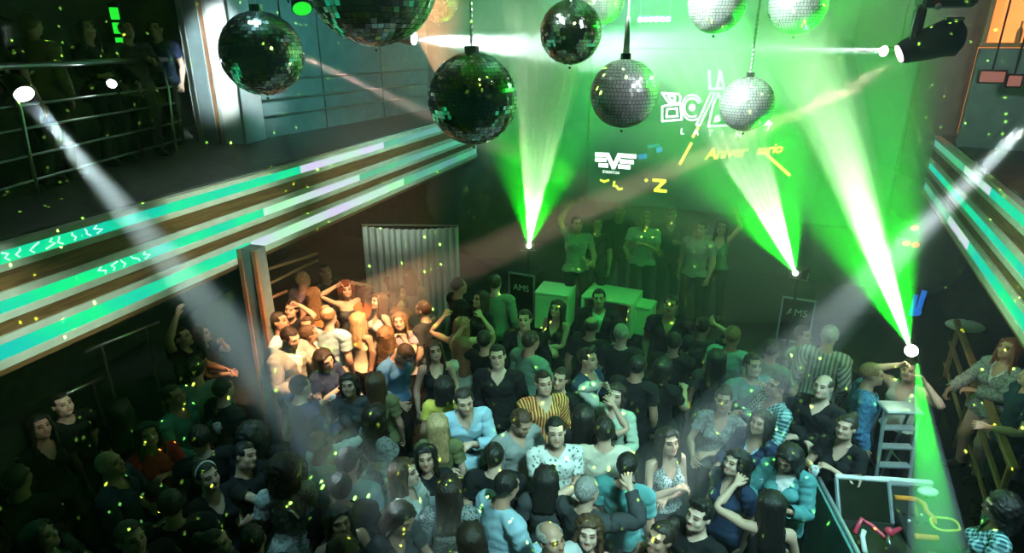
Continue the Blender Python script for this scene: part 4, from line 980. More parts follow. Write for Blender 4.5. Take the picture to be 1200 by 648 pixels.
def cloth_mat(c, pat=''):
    if (c, pat) in CM: return CM[(c, pat)]
    col = CC[c]; m = mat('cloth_' + c + ('_' + pat if pat else ''), col, .85); m.node_tree.nodes['Principled BSDF'].inputs['Specular IOR Level'].default_value = .15; nt, a, b = rest_nodes(m); N, Lk = nt.nodes, nt.links
    def math_(op, x, y=None):
        n = N.new('ShaderNodeMath'); n.operation = op
        for i, v in enumerate((x, y)):
            if v is None: continue
            if isinstance(v, (int, float)): n.inputs[i].default_value = v
            else: Lk.new(v, n.inputs[i])
        return n.outputs[0]
    def mix(f, c0, c1):
        n = N.new('ShaderNodeMix'); n.data_type = 'RGBA'; Lk.new(f, n.inputs[0])
        for i, v in ((6, c0), (7, c1)):
            if isinstance(v, tuple): n.inputs[i].default_value = (*v, 1)
            else: Lk.new(v, n.inputs[i])
        return n.outputs[2]
    sx = N.new('ShaderNodeSeparateXYZ'); Lk.new(a.outputs['Vector'], sx.inputs[0]); X, Y, Z = sx.outputs
    nz = N.new('ShaderNodeTexNoise'); nz.inputs['Scale'].default_value = 22; Lk.new(a.outputs['Vector'], nz.inputs['Vector'])
    bp = N.new('ShaderNodeBump'); bp.inputs['Strength'].default_value = .35; bp.inputs['Distance'].default_value = .012; Lk.new(nz.outputs['Fac'], bp.inputs['Height']); Lk.new(bp.outputs[0], b.inputs['Normal'])
    def wave(v, k, th): return math_('GREATER_THAN', math_('SINE', math_('MULTIPLY', v, k)), th)
    if pat == 'stripes':
        s = mix(wave(X, 210, .1), (.40, .03, .03), (.80, .58, .16)); s = mix(wave(X, 420, .86), s, (.02, .02, .03)); Lk.new(s, b.inputs['Base Color'])
    elif pat == 'pinstripes': Lk.new(mix(wave(X, 150, .2), col, tuple(q * .35 for q in col)), b.inputs['Base Color'])
    elif pat == 'plaid':
        u = math_('ADD', X, Z); v = math_('SUBTRACT', X, Z)
        s = mix(math_('MULTIPLY', math_('ADD', wave(u, 130, .2), wave(v, 130, .2)), .5), (.02, .09, .11), (.40, .68, .68)); Lk.new(s, b.inputs['Base Color'])
    elif pat in ('floral', 'lace', 'marl'):
        vo = N.new('ShaderNodeTexVoronoi' if pat == 'floral' else 'ShaderNodeTexNoise'); vo.inputs['Scale'].default_value = {'floral': 26, 'lace': 70, 'marl': 40}[pat]; Lk.new(a.outputs['Vector'], vo.inputs['Vector'])
        f = math_('LESS_THAN', vo.outputs[0], .30) if pat == 'floral' else math_('GREATER_THAN', vo.outputs[0], .53)
        Lk.new(mix(f, col, {'floral': (.10, .20, .17), 'lace': (.05, .07, .08), 'marl': tuple(q * .6 for q in col)}[pat]), b.inputs['Base Color'])
    CM[(c, pat)] = m; return m
HMT = {}
def hair_mat(c):
    if c not in HMT:
        m = mat('hair_' + c, HC[c], .42); nt, a, b = rest_nodes(m); mp = nt.nodes.new('ShaderNodeMapping'); mp.inputs['Scale'].default_value = (60, 60, 8); nz = nt.nodes.new('ShaderNodeTexNoise'); nz.inputs['Scale'].default_value = 2.5; nz.inputs['Detail'].default_value = 4
        nt.links.new(a.outputs['Vector'], mp.inputs[0]); nt.links.new(mp.outputs[0], nz.inputs['Vector']); r = nt.nodes.new('ShaderNodeValToRGB'); r.color_ramp.elements[0].position = .35; r.color_ramp.elements[1].position = .7
        r.color_ramp.elements[0].color = (*[q * .55 for q in HC[c]], 1); r.color_ramp.elements[1].color = (*[min(1, q * 1.7) for q in HC[c]], 1); nt.links.new(nz.outputs['Fac'], r.inputs[0]); nt.links.new(r.outputs[0], b.inputs['Base Color'])
        bp = nt.nodes.new('ShaderNodeBump'); bp.inputs['Strength'].default_value = .6; bp.inputs['Distance'].default_value = .01; nt.links.new(nz.outputs['Fac'], bp.inputs['Height']); nt.links.new(bp.outputs[0], b.inputs['Normal']); HMT[c] = m
    return HMT[c]
SKM = []
for i, c in enumerate(SK):
    m = mat('skin_%d' % i, c, .5); nt = m.node_tree; b = nt.nodes['Principled BSDF']; a = nt.nodes.new('ShaderNodeAttribute'); a.attribute_name = 'tint'; mx = nt.nodes.new('ShaderNodeMix'); mx.data_type = 'RGBA'; mx.blend_type = 'MULTIPLY'; mx.inputs[0].default_value = 1; mx.inputs[6].default_value = (*c, 1)
    nt.links.new(a.outputs['Color'], mx.inputs[7]); nt.links.new(mx.outputs[2], b.inputs['Base Color']); SKM.append(m)
HU = {f: build_human(f) for f in (0, 1)}
TC, TH_ = {}, {}
def ctpl(f, k):
    if (f, k) not in TC: TC[(f, k)] = cloth(HU[f], f, k)
    return TC[(f, k)]
def htpl(k):
    if k not in TH_: TH_[k] = hair(k)
    return TH_[k]
def link(name, t, V, m, parent=None):
    me = bpy.data.meshes.new(name); nv, nf = len(V), len(t.T)
    me.vertices.add(nv); me.vertices.foreach_set('co', V.astype(np.float32).ravel()); me.loops.add(nf * 3); me.loops.foreach_set('vertex_index', t.T.astype(np.int32).ravel())
    me.polygons.add(nf); me.polygons.foreach_set('loop_start', np.arange(0, nf * 3, 3, dtype=np.int32)); me.update(calc_edges=True); me.shade_smooth()
    if t.col is not None: me.attributes.new('tint', 'FLOAT_COLOR', 'POINT').data.foreach_set('color', np.concatenate([t.col, np.ones((nv, 1))], 1).astype(np.float32).ravel())
    else: me.attributes.new('rest', 'FLOAT_VECTOR', 'POINT').data.foreach_set('vector', t.V.astype(np.float32).ravel())
    me.materials.append(m); o = bpy.data.objects.new(name, me); COL.objects.link(o)
    if parent is not None: o.parent = parent
    return o
PR = random.Random(11); PN = [0]
def person(px, py, h, face, sex, top, hr, arms, label, group, z=0., bottom='black', head=(0, 0, 0), lean=0, twist=0, side=0, dist=None, shoes='black', skin=None, inner=None, glasses=False, extra=None):
    """a guest whose head the photograph shows at px, py; face: 0 looks at the camera, 90 to the photo's right edge, 180 away"""
    f = 1 if sex == 'f' else 0; H = HU[f]; la, ra = arms.split('/') if isinstance(arms, str) else arms
    pose = dict(l=la, r=ra, head=(head[0] + PR.uniform(-6, 6), head[1] - (9 if abs(face) <= 90 and head[1] < 12 else 0), head[2] + PR.uniform(-4, 4)), lean=lean, twist=twist, side=side + PR.uniform(-2, 2), hip=PR.uniform(-5, 5),
                footl=(PR.uniform(.0, .05), PR.uniform(-.10, .03), 0), footr=(PR.uniform(.0, .05), PR.uniform(-.04, .08), 0), shift=(PR.uniform(-.02, .02), 0, -.02))
    MBm = solve_pose(H, pose); s = h / 1.75
    hc = (MBm[BI['head']] @ np.array([0, .0, 1.645, 1]))[:3] * s
    # the photo's own view of a place turns with the direction one looks in
    P0 = atd(px, py, dist) if dist else at(px, py, z + hc[2])
    rz = math.radians(face) - math.atan2(P0[0], P0[1])
    off = Rz(rz) @ hc
    loc = (P0[0] - off[0], P0[1] - off[1], z)
    sk = SKM[PN[0] % 4 if skin is None else skin]; PN[0] += 1
    body = link('person', H['body'], posed(H['body'], MBm, s), sk); body.location = loc; body.rotation_euler = (0, 0, rz)
    tag(body, label, 'person', group)
    kind, col, pat = (top.split(':') + [''])[:3]
    if inner: t = ctpl(f, inner.split(':')[0]); link('undershirt', t, posed(t, MBm, s), cloth_mat(inner.split(':')[1]), body)
    t = ctpl(f, kind); link({'tee': 'shirt', 'vneck': 'shirt', 'tank': 'top', 'strapless': 'top'}.get(kind, kind), t, posed(t, MBm, s), cloth_mat(col, pat), body)
    if kind != 'dress': t = ctpl(f, 'trousers'); link('trousers', t, posed(t, MBm, s), cloth_mat(bottom), body)
    for q in ('left', 'right'): t = ctpl(f, 'shoe_' + q); link('shoe', t, posed(t, MBm, s), cloth_mat(shoes), body)
    hk, hcx = hr.split(':')
    if hk != 'bald': t = htpl(hk); link('hair', t, posed(t, MBm, s), hair_mat(hcx), body)
    def prop(mb, name, m, bone, smooth=True):
        A = MBm[BI[bone]]; q = MB().add([((A @ np.append(v, 1))[:3]) * s for v in mb.v], mb.f); o = q.build(name, m, body, smooth); return o
    if glasses:
        b = MB()
        for g in (-1, 1):
            b.tube([(g * .031 + .024 * math.cos(t), -.106, 1.649 + .018 * math.sin(t)) for t in np.linspace(0, 2 * math.pi, 17)], .003, 6); b.tube([(g * .055, -.104, 1.653), (g * .079, .0, 1.652)], .0025, 6)
        b.tube([(-.008, -.108, 1.652), (.008, -.108, 1.652)], .003, 6); prop(b, 'glasses', M['black'], 'head')
    J = H['J']
    if extra == 'band': prop(MB().tube([(.087 * math.sin(t), -.005 + .015 * math.cos(t) * 0, 1.66 + .105 * math.cos(t)) for t in np.linspace(-1.35, 1.35, 15)], .009, 8), 'headband', M['white'], 'head')
    if extra in ('wrist', 'watch'):
        w = J['lhand'] - AU * .02; u = np.cross(AU, [0, 1, 0]); prop(MB().tube([w + .034 * (math.cos(t) * np.array([0, 1, 0]) + math.sin(t) * u) for t in np.linspace(0, 2 * math.pi, 17)], .007, 6), 'wristband', M['yellow'] if extra == 'wrist' else M['black'], 'lhand')
    if extra and extra.split('=')[0] in ('cup', 'phone', 'bottle'):
        # something held: a thing of its own, standing in the curled left or right hand
        hs = extra.split('=')[1]; bn = ('l' if hs[0] == 'l' else 'r') + 'hand'; g = 1 if hs[0] == 'l' else -1
        c = (J[bn] + np.array([g * AU[0], 0, AU[2]]) * .10 + np.array([-g * .766, 0, -.643]) * .035); A = MBm[BI[bn]]; wv = (A @ np.append(c, 1))[:3] * s; wv = Rz(rz) @ wv + np.array(loc)
        if extra.startswith('cup'): o = lathe([(.024, 0), (.03, .05), (.034, .11), (.031, .11), (.027, .05), (.002, .008)]).build('drinking_glass', gm, None, True); o.location = wv - [0, 0, .055]; tag(o, 'glass held by the ' + hs[2:], 'glass')
        elif extra.startswith('bottle'): o = lathe([(.028, 0), (.030, .01), (.030, .13), (.012, .18), (.011, .23)]).build('beer_bottle', bt, None, True); o.location = wv - [0, 0, .08]; tag(o, 'bottle held by the ' + hs[2:], 'bottle')
        else: o = MB().box((0, 0, 0), (.07, .01, .14), bevel=.004).build('mobile_phone', M['black'], None); o.location = wv; o.rotation_euler = (0, 0, rz); tag(o, 'dark phone held by the ' + hs[2:], 'phone')
    return body
def crowd(group, rows, **kw):
    for r in rows:
        k = dict(kw); k.update(r[9] if len(r) > 9 else {}); person(*r[:8], r[8], group, **k)

crowd('amber-lit guests by the curtain', [
    (355, 327, 1.78, 130, 'm', 'tee:mauve', 'crop:blonde', 'down/bent', 'fair-haired man in a mauve shirt at the back below the wall rails'),
    (381, 318, 1.72, 20, 'm', 'tee:char', 'short:dark', 'down/down', 'pink-faced man in dark clothes, furthest back between rails and curtain'),
    (406, 339, 1.66, 10, 'f', 'strapless:char:lace', 'curly:red', 'head/head', 'red-haired woman in a dark corset with both elbows raised'),
    (367, 345, 1.64, 175, 'f', 'dress:orange', 'long:light', 'down/loose', 'woman in an orange dress seen from behind'),
    (342, 362, 1.66, -40, 'f', 'tee:black', 'updo:dark', 'head/bent', 'woman in black with one hand on her head beside the amber wall'),
    (327, 376, 1.76, 60, 'm', 'shirt:lblue', 'short:dark', 'bent/bent', 'red-faced man in a pale shirt pressed against the slim column'),
    (340, 395, 1.82, 40, 'm', 'jacket:grey', 'short:dark', 'phone/bent', 'man in a grey-blue jacket looking down beside the slim column', {'inner': 'tee:white', 'head': (0, 20, 0)}),
    (362, 391, 1.68, 100, 'm', 'shirt:cream:marl', 'short:brown', 'reach/bent', 'man in a pale shirt stretching one arm out toward the woman in white'),
    (385, 370, 1.80, 150, 'm', 'tee:lblue', 'fringe:light', 'down/down', 'balding man in a blue-grey shirt seen from behind'),
    (360, 381, 1.64, -20, 'm', 'tee:brown', 'short:brown', 'bent/down', 'brown-haired man squeezed between the orange dress and the balding man'),
    (444, 352, 1.66, -60, 'f', 'tank:white', 'long:brown', 'down/bent', 'woman in a white top with long brown hair before the curtain edge', {'bottom': 'olive'}),
    (428, 340, 1.60, 30, 'f', 'tee:orange', 'long:red', 'wave/bent', 'woman in orange raising a hand in front of the curtain'),
    (481, 323, 1.72, 170, 'f', 'blouse:pink', 'blunt:black', 'down/down', 'black-haired woman in a pink blouse with her back to us by the curtain'),
    (467, 343, 1.66, 70, 'f', 'tee:brown', 'bob:dark', 'down/bent', 'woman in profile with tucked hair just in front of the curtain'),
    (468, 376, 1.66, -10, 'f', 'tee:mauve', 'long:light', 'face/face', 'fair-haired woman in mauve with both hands at her face'),
    (538, 335, 1.78, 120, 'm', 'tee:black', 'short:black', 'bent/down', 'man in black with short dark hair at the end of the curtain'),
    (541, 381, 1.66, 170, 'f', 'tank:green', 'long:light', 'raise/raise', 'woman with long pale hair raising both hands behind the wavy-haired woman'),
    (420, 375, 1.64, 140, 'f', 'tank:cream', 'long:blonde', 'down/down', 'blonde woman in a cream top with her back to us beside the woman in white'),
    (496, 362, 1.74, -120, 'm', 'tee:char', 'short:brown', 'down/bent', 'man in charcoal facing the curtain among the amber-lit group'),
    (452, 392, 1.62, 160, 'f', 'dress:orange', 'wavy:light', 'down/bent', 'woman with wavy orange-lit hair seen from behind above the man in blue'),
])
crowd('guests lost in the gloom under the balcony', [
    (212, 394, 1.80, 60, 'm', 'tee:black', 'short:dark', 'bent/uphigh', 'man with one arm up beside a long-haired woman in the gloom'),
    (236, 391, 1.58, 70, 'f', 'tee:char', 'long:brown', 'face/bent', 'long-haired woman holding a hand to her chin under the balcony'),
    (229, 431, 1.80, 170, 'm', 'shirt:lblue', 'short:black', 'down/down', 'tall man in a blue shirt seen from behind in the gloom'),
    (203, 463, 1.72, 40, 'm', 'shirt:teal', 'short:dark', 'hold/bent', 'man in a teal shirt holding a glass beside the tall blue shirt', {'extra': 'cup=l:man in the teal shirt'}),
    (173, 508, 1.66, 10, 'f', 'tee:red', 'long:black', 'chest/bent', 'dark-haired woman in dark red with a hand at her chest'),
    (46, 499, 1.68, 20, 'f', 'vneck:black', 'long:black', 'down/down', 'faint pale-faced woman in black at the darkest corner'),
    (72, 473, 1.72, 30, 'm', 'tee:black', 'short:black', 'down/down', 'barely visible man at the back of the darkest corner'),
    (127, 543, 1.74, 60, 'm', 'shirt:navy', 'bald:dark', 'bent/bent', 'bald man in a dark blue shirt in the gloom'),
    (242, 557, 1.72, 30, 'f', 'vneck:black', 'updo:black', 'reach/bent', 'smiling woman with a white headband and a black top', {'extra': 'band'}),
    (153, 630, 1.76, 20, 'm', 'tee:black', 'short:dark', 'phone/face', 'bearded man in black at the dark bottom edge'),
    (47, 627, 1.66, 50, 'f', 'vneck:char', 'long:dark', 'bent/down', 'woman with a yellow-lit face in the dark bottom corner'),
    (287, 533, 1.66, 40, 'm', 'tee:black', 'short:black', 'phone/hold', 'man in black with a tilted face and lifted hands beside the headband', {'head': (0, 5, 20)}),
    (234, 512, 1.72, 180, 'm', 'tee:black', 'short:black', 'down/down', 'dark head seen from behind above the woman with the headband'),
    (252, 637, 1.60, 70, 'f', 'blouse:char', 'updo:black', 'bent/chest', 'woman in profile at the bottom edge beside the man with close-cropped hair'),
    (296, 508, 1.70, 175, 'f', 'tee:black', 'curly:black', 'down/down', 'big dark curls seen from behind at the foot of the slim column'),
    (20, 560, 1.72, 140, 'm', 'tee:black', 'short:black', 'down/down', 'shadowy man turned away at the far dark edge'),
    (140, 480, 1.70, 150, 'f', 'vneck:black', 'long:black', 'down/down', 'shadowy long-haired woman turned away beside the woman in dark red'),
    (200, 590, 1.72, 175, 'm', 'tee:black', 'short:black', 'down/bent', 'shadowy man with his back turned between the headband and the bearded man'),
    (262, 455, 1.72, 120, 'm', 'tee:black', 'short:dark', 'down/down', 'dark man standing alone against the wall left of the slim column'),
])
crowd('guests on the dance floor', [
    (475, 414, 1.74, 40, 'm', 'shirt:blue', 'short:brown', 'down/bent', 'man in a strong blue shirt bending his head down', {'head': (10, 38, 0), 'lean': 18}),
    (509, 410, 1.68, 10, 'f', 'tank:black', 'long:brown', 'down/down', 'golden-lit long-haired woman in black facing us'),
    (541, 404, 1.58, -150, 'f', 'tee:pgreen', 'wavy:light', 'bent/down', 'woman with long wavy hair and a pale green top'),
    (583, 417, 1.80, -5, 'm', 'shirt:black', 'short:black', 'down/down', 'young man in a black sweater facing us below the white box table'),
    (521, 452, 1.66, 175, 'f', 'vneck:yellow', 'bob:black', 'down/down', 'black-haired woman with a yellow collar seen from behind'),
    (544, 469, 1.78, 10, 'm', 'shirt:lblue', 'short:dark', 'chest/bent', 'laughing man in a light blue shirt leaning forward', {'lean': 14, 'bottom': 'denim'}),
    (568, 398, 1.70, 160, 'm', 'tee:black', 'short:black', 'wave/bent', 'man in black with a raised hand behind the young man in the sweater'),
    (615, 374, 1.76, -20, 'm', 'jacket:black', 'short:black', 'down/bent', 'man in a dark jacket leaning toward his neighbour below the flight case', {'inner': 'tee:green'}),
    (622, 399, 1.76, 140, 'm', 'jacket:green', 'short:dark', 'down/bent', 'man in a dark green jacket seen from behind', {'inner': 'tee:char'}),
    (653, 361, 1.66, -30, 'f', 'dress:black', 'long:dark', 'fold/fold', 'long-haired woman in a low black dress in front of the white box table'),
    (693, 381, 1.74, 170, 'm', 'tee:black', 'fringe:dark', 'down/down', 'bald-headed man in black seen from behind'),
    (728, 390, 1.78, 175, 'm', 'tee:black', 'crop:grey', 'down/down', 'grey-cropped man in a black tee with his back to us'),
    (689, 420, 1.74, 70, 'm', 'jacket:navy', 'quiff:black', 'bent/bent', 'dark-haired man in profile with an open white shirt under a dark jacket', {'inner': 'vneck:white'}),
    (637, 448, 1.76, 15, 'm', 'shirt:yellow:stripes', 'short:dark', 'down/bent', 'man in a red and yellow striped shirt'),
    (657, 443, 1.66, -20, 'm', 'tee:black', 'short:dark', 'down/down', 'man peering over the shoulder of the striped shirt'),
    (722, 462, 1.66, -20, 'f', 'blouse:pgreen', 'bob:dark', 'bent/head', 'woman in a pale loose blouse with one arm over her head'),
    (747, 428, 1.72, 165, 'm', 'tee:black', 'short:black', 'bent/down', 'man in black seen from behind below the grey-cropped man'),
    (778, 430, 1.68, 150, 'f', 'tee:black', 'bob:black', 'bent/hold', 'woman in black with bobbed hair and a lifted hand'),
    (786, 357, 1.82, 0, 'm', 'vneck:black', 'short:dark', 'down/down', 'tall man in a black shirt standing in front of the stage crew'),
    (824, 382, 1.70, 160, 'f', 'tee:char', 'updo:black', 'bent/head', 'dark-haired woman seen from behind with one bare arm raised'),
    (859, 393, 1.76, 170, 'm', 'tee:lblue', 'short:light', 'down/down', 'man in a pale aqua shirt seen from behind in the smoke'),
    (790, 400, 1.70, 175, 'm', 'tee:black', 'short:black', 'down/bent', 'man in black seen from behind below the tall man'),
    (848, 468, 1.68, 0, 'f', 'vneck:grey:marl', 'updo:dark', 'fold/bent', 'smiling woman in a grey patterned low-necked top'),
    (882, 427, 1.74, 40, 'm', 'tee:teal', 'short:dark', 'face/bent', 'man with a yellow wristband and a hand to his mouth', {'extra': 'wrist'}),
    (912, 452, 1.72, -60, 'm', 'shirt:teal:plaid', 'short:black', 'bent/hold', 'dark-haired man in a checked shirt looking away up the hall'),
    (941, 392, 1.62, 60, 'm', 'shirt:lgrey', 'short:brown', 'cross/cross', 'man in a light shirt with crossed arms half lost in smoke'),
    (972, 393, 1.84, 175, 'm', 'shirt:lgrey:pinstripes', 'short:grey', 'down/down', 'broad man in a striped light shirt seen from behind'),
    (965, 452, 1.78, -30, 'm', 'shirt:black', 'fringe:dark', 'fold/fold', 'stern balding man in a black shirt with folded arms'),
    (1022, 438, 1.76, 100, 'm', 'shirt:blue:marl', 'short:light', 'down/down', 'man in a blue-grey shirt turned toward the ladder operator'),
    (992, 500, 1.66, -20, 'f', 'vneck:black', 'updo:dark', 'chest/hold', 'woman with pinned-up hair in black sipping beside the desk', {'extra': 'cup=r:woman in black with pinned-up hair'}),
    (892, 494, 1.66, -30, 'f', 'jacket:navy', 'long:black', 'down/bent', 'smiling woman with long black hair behind the woman in the open jacket', {'inner': 'vneck:lblue'}),
    (863, 541, 1.66, -40, 'f', 'vneck:navy', 'wavy:black', 'down/down', 'woman with thick dark hair looking aside at the edge of the smoke'),
    (924, 536, 1.68, -10, 'f', 'jacket:teal', 'long:black', 'hold/bent', 'woman in an open teal jacket bowing her head over her phone', {'inner': 'tee:white', 'head': (-10, 28, 0), 'extra': 'phone=l:woman in the open teal jacket'}),
    (904, 590, 1.64, -160, 'f', 'tank:black', 'long:black', 'raise/bent', 'woman in black crouching forward with bare arms by the desk', {'lean': 14}),
    (783, 516, 1.68, 40, 'f', 'tank:lgrey:lace', 'long:dark', 'cross/chest', 'woman in a lace top hugging her bare arms in the smoke'),
    (820, 603, 1.70, -30, 'm', 'tee:black', 'quiff:black', 'bent/down', 'dark-haired man in black at the bottom edge near the desk'),
    (775, 629, 1.70, -40, 'f', 'tank:black', 'updo:dark', 'chest/bent', 'woman with pinned dark hair and bare shoulders at the bottom edge'),
    (651, 505, 1.78, 10, 'm', 'tee:white:floral', 'short:black', 'fold/fold', 'smiling man in a white flowered shirt', {'extra': 'watch', 'bottom': 'white'}),
    (611, 494, 1.74, 30, 'm', 'shirt:grey', 'short:brown', 'bent/bent', 'man in a grey open shirt looking down beside the flowered shirt', {'head': (10, 25, 0)}),
    (579, 533, 1.70, 175, 'm', 'tee:black', 'short:black', 'down/bent', 'round dark head seen from behind below the laughing man'),
    (594, 568, 1.76, 130, 'm', 'shirt:lblue', 'short:black', 'down/bent', 'man in a pale blue shirt with his back turned at the bottom', {'lean': 8}),
    (708, 503, 1.76, -170, 'm', 'tee:cream', 'short:black', 'down/down', 'dark-haired man in a plain cream tee seen from behind'),
    (684, 487, 1.68, 170, 'f', 'tee:black', 'blunt:black', 'down/raise', 'black-haired woman behind the flowered shirt with one arm high'),
    (690, 622, 1.66, -10, 'f', 'tank:pink', 'wavy:brown', 'down/bent', 'laughing brown-haired woman at the bottom edge'),
    (645, 630, 1.76, 40, 'm', 'tee:lgrey', 'fringe:grey', 'down/down', 'balding grey man at the bottom edge beside the laughing woman'),
    (688, 574, 1.70, 150, 'm', 'shirt:char', 'short:grey', 'bent/raise', 'grey-haired man with a raised wrist in the thick smoke', {'extra': 'watch'}),
    (499, 535, 1.60, 5, 'f', 'tee:black', 'long:black', 'down/down', 'black-haired pale woman looking at us in the smoke'),
    (474, 553, 1.74, 70, 'f', 'blouse:lgrey', 'blunt:brown', 'bent/down', 'woman in profile with light brown hair beside the pale woman'),
    (471, 606, 1.66, 30, 'f', 'vneck:char', 'blunt:dark', 'hold/bent', 'woman with a tilted head looking down at the bottom edge', {'head': (10, 22, 14)}),
    (526, 572, 1.70, 170, 'f', 'blouse:grey:lace', 'long:dark', 'down/down', 'woman in grey lace with long straight hair seen from behind'),
    (441, 487, 1.72, 120, 'f', 'jacket:grey:marl', 'wavy:dark', 'down/down', 'woman in a grey checked jacket turned aside in the thin smoke', {'inner': 'tee:char'}),
    (513, 497, 1.64, 175, 'f', 'tee:olive', 'long:blonde', 'down/down', 'small fair-haired woman seen from behind beside the laughing man'),
    (332, 548, 1.74, 175, 'f', 'tee:lgrey:marl', 'curly:dark', 'down/bent', 'woman with long dark curls and a pale patterned top seen from behind'),
    (296, 632, 1.74, 165, 'm', 'shirt:char', 'crop:black', 'down/down', 'man with close-cropped black hair at the bottom edge seen from behind'),
    (399, 570, 1.74, 178, 'm', 'tee:black', 'short:black', 'down/down', 'man in black seen from behind above the bare-shouldered woman'),
    (408, 540, 1.76, 150, 'm', 'tee:lblue', 'short:black', 'down/bent', 'dark-haired man in a sky-blue tee seen from behind'),
    (397, 609, 1.66, 15, 'f', 'strapless:black', 'long:black', 'chest/hold', 'bare-shouldered woman with black hair pouting at the bottom edge'),
    (401, 645, 1.72, 175, 'f', 'tee:black', 'blunt:brown', 'down/down', 'shiny parted brown hair at the bottom edge below the bare shoulders'),
    (376, 520, 1.72, 100, 'm', 'shirt:pgreen', 'short:brown', 'reach/bent', 'man in a pale green shirt reaching an arm across in the smoke'),
    (380, 420, 1.68, 40, 'f', 'tee:navy', 'blunt:dark', 'bent/chest', 'dark-haired woman leaning in below the outstretched arm', {'head': (0, 15, -15)}),
    (409, 450, 1.66, -10, 'f', 'tee:char', 'bob:dark', 'bent/down', 'woman with a dark bob and a bright face in the blue beam'),
    (352, 452, 1.72, 120, 'm', 'shirt:navy', 'short:dark', 'hold/bent', 'man in navy holding a glass in the blue beam by the column', {'extra': 'cup=l:man in navy by the column'}),
    (440, 447, 1.64, 175, 'f', 'tee:olive', 'long:brown', 'down/down', 'brown-haired woman seen from behind between the blue shirt and the dark bob'),
    (580, 331, 1.80, 170, 'm', 'shirt:green', 'short:dark', 'down/down', 'broad man in a grey-green shirt seen from behind by the flight case'),
    (563, 350, 1.70, -60, 'f', 'tee:black', 'long:dark', 'down/bent', 'dark-haired woman in profile beside the broad grey-green shirt'),
    (702, 349, 1.76, 0, 'm', 'jacket:black', 'short:black', 'bent/bent', 'man in a black jacket standing at the wide white table', {'inner': 'tee:white'}),
    (640, 560, 1.66, 178, 'f', 'tee:char', 'blunt:black', 'down/down', 'black-haired woman seen from behind below the flowered shirt'),
    (552, 628, 1.64, 170, 'f', 'blouse:lgrey', 'long:dark', 'down/down', 'dark-haired woman at the bottom edge below the grey lace'),
    (840, 420, 1.70, 175, 'f', 'tee:char', 'long:black', 'down/down', 'long dark hair seen from behind between the aqua shirt and the bare raised arm'),
    (905, 408, 1.72, 150, 'm', 'tee:green', 'short:dark', 'down/bent', 'man in green turned away in the smoke behind the yellow wristband'),
    (735, 545, 1.70, 170, 'm', 'tee:teal', 'short:black', 'down/down', 'dark-haired man in teal seen from behind beside the lace top'),
])
crowd('crew and guests on the stage', [
    (676, 262, 1.74, 20, 'm', 'tee:grey', 'short:dark', 'bent/uphigh', 'crew member with an arm stretched high above the white box table'),
    (700, 262, 1.70, 10, 'm', 'tee:black', 'short:dark', 'down/bent', 'crew member in black beside the stretched arm'),
    (727, 247, 1.76, 0, 'm', 'tee:black', 'short:dark', 'bent/down', 'crew member in black below the winged emblem'),
    (757, 256, 1.74, -10, 'm', 'tee:lgrey', 'short:dark', 'chest/bent', 'crew member in a white tee in the middle of the stage'),
    (787, 251, 1.76, 0, 'm', 'shirt:char', 'short:brown', 'hold/bent', 'crew member in a dark shirt with a lifted hand beside the white tee'),
    (822, 268, 1.72, -20, 'm', 'tee:grey', 'short:dark', 'down/down', 'crew member in a long pale tee at the edge of the middle laser'),
    (846, 266, 1.66, -10, 'f', 'tank:green', 'long:dark', 'up/raise', 'woman with raised hands on the stage inside the green glow'),
], z=.55, skin=1)
crowd('guests at the balcony rail', [
    (40, 40, 1.74, 140, 'm', 'shirt:olive', 'short:dark', 'lean/down', 'man in an olive shirt turned away at the balcony edge', {'dist': 6.6}),
    (101, 34, 1.70, 40, 'f', 'jacket:black', 'long:black', 'lean/bent', 'long-haired woman in black leaning on the steel railing', {'dist': 7.3, 'inner': 'tee:char'}),
    (150, 46, 1.70, 20, 'm', 'jacket:char', 'short:black', 'hold/lean', 'man in dark clothes under the glowing green squares', {'dist': 7.9, 'inner': 'tee:char'}),
    (186, 48, 1.74, -30, 'm', 'tee:navy', 'short:dark', 'down/down', 'faint man in a dark tee beside the pillar', {'dist': 9.0}),
    (12, 60, 1.68, 120, 'f', 'tee:black', 'long:black', 'down/down', 'shadowy woman at the picture edge behind the white spot lamp', {'dist': 6.2}),
], z=BAL + .02)
crowd('guests by the terrace', [
    (1066, 433, 1.70, -10, 'm', 'tank:pgreen', 'short:dark', (((.22, -.16, 1.62), (.7, -.2, -.6), 0, 0, 30), ((.08, -.16, 1.74), (.8, -.2, -.3), 0, 0, 40)), 'bare-armed operator holding a glaring laser above the stepladder', {'dist': 6.55}),
    (1183, 408, 1.68, -40, 'f', 'jacket:grey:marl', 'long:red', 'fold/lean', 'red-haired woman in a grey jacket leaning on the wooden railing', {'inner': 'vneck:white', 'z': .3, 'bottom': 'pink'}),
    (1212, 440, 1.70, -60, 'm', 'tee:navy', 'short:dark', 'bent/down', 'man in navy at the picture edge beside the red-haired woman', {'z': .3}),
    (1172, 594, 1.64, -70, 'f', 'shirt:teal:plaid', 'curly:black', 'bent/down', 'woman in glasses with big dark hair and a checked aqua shirt', {'glasses': True, 'head': (0, 10, 0)}),
])
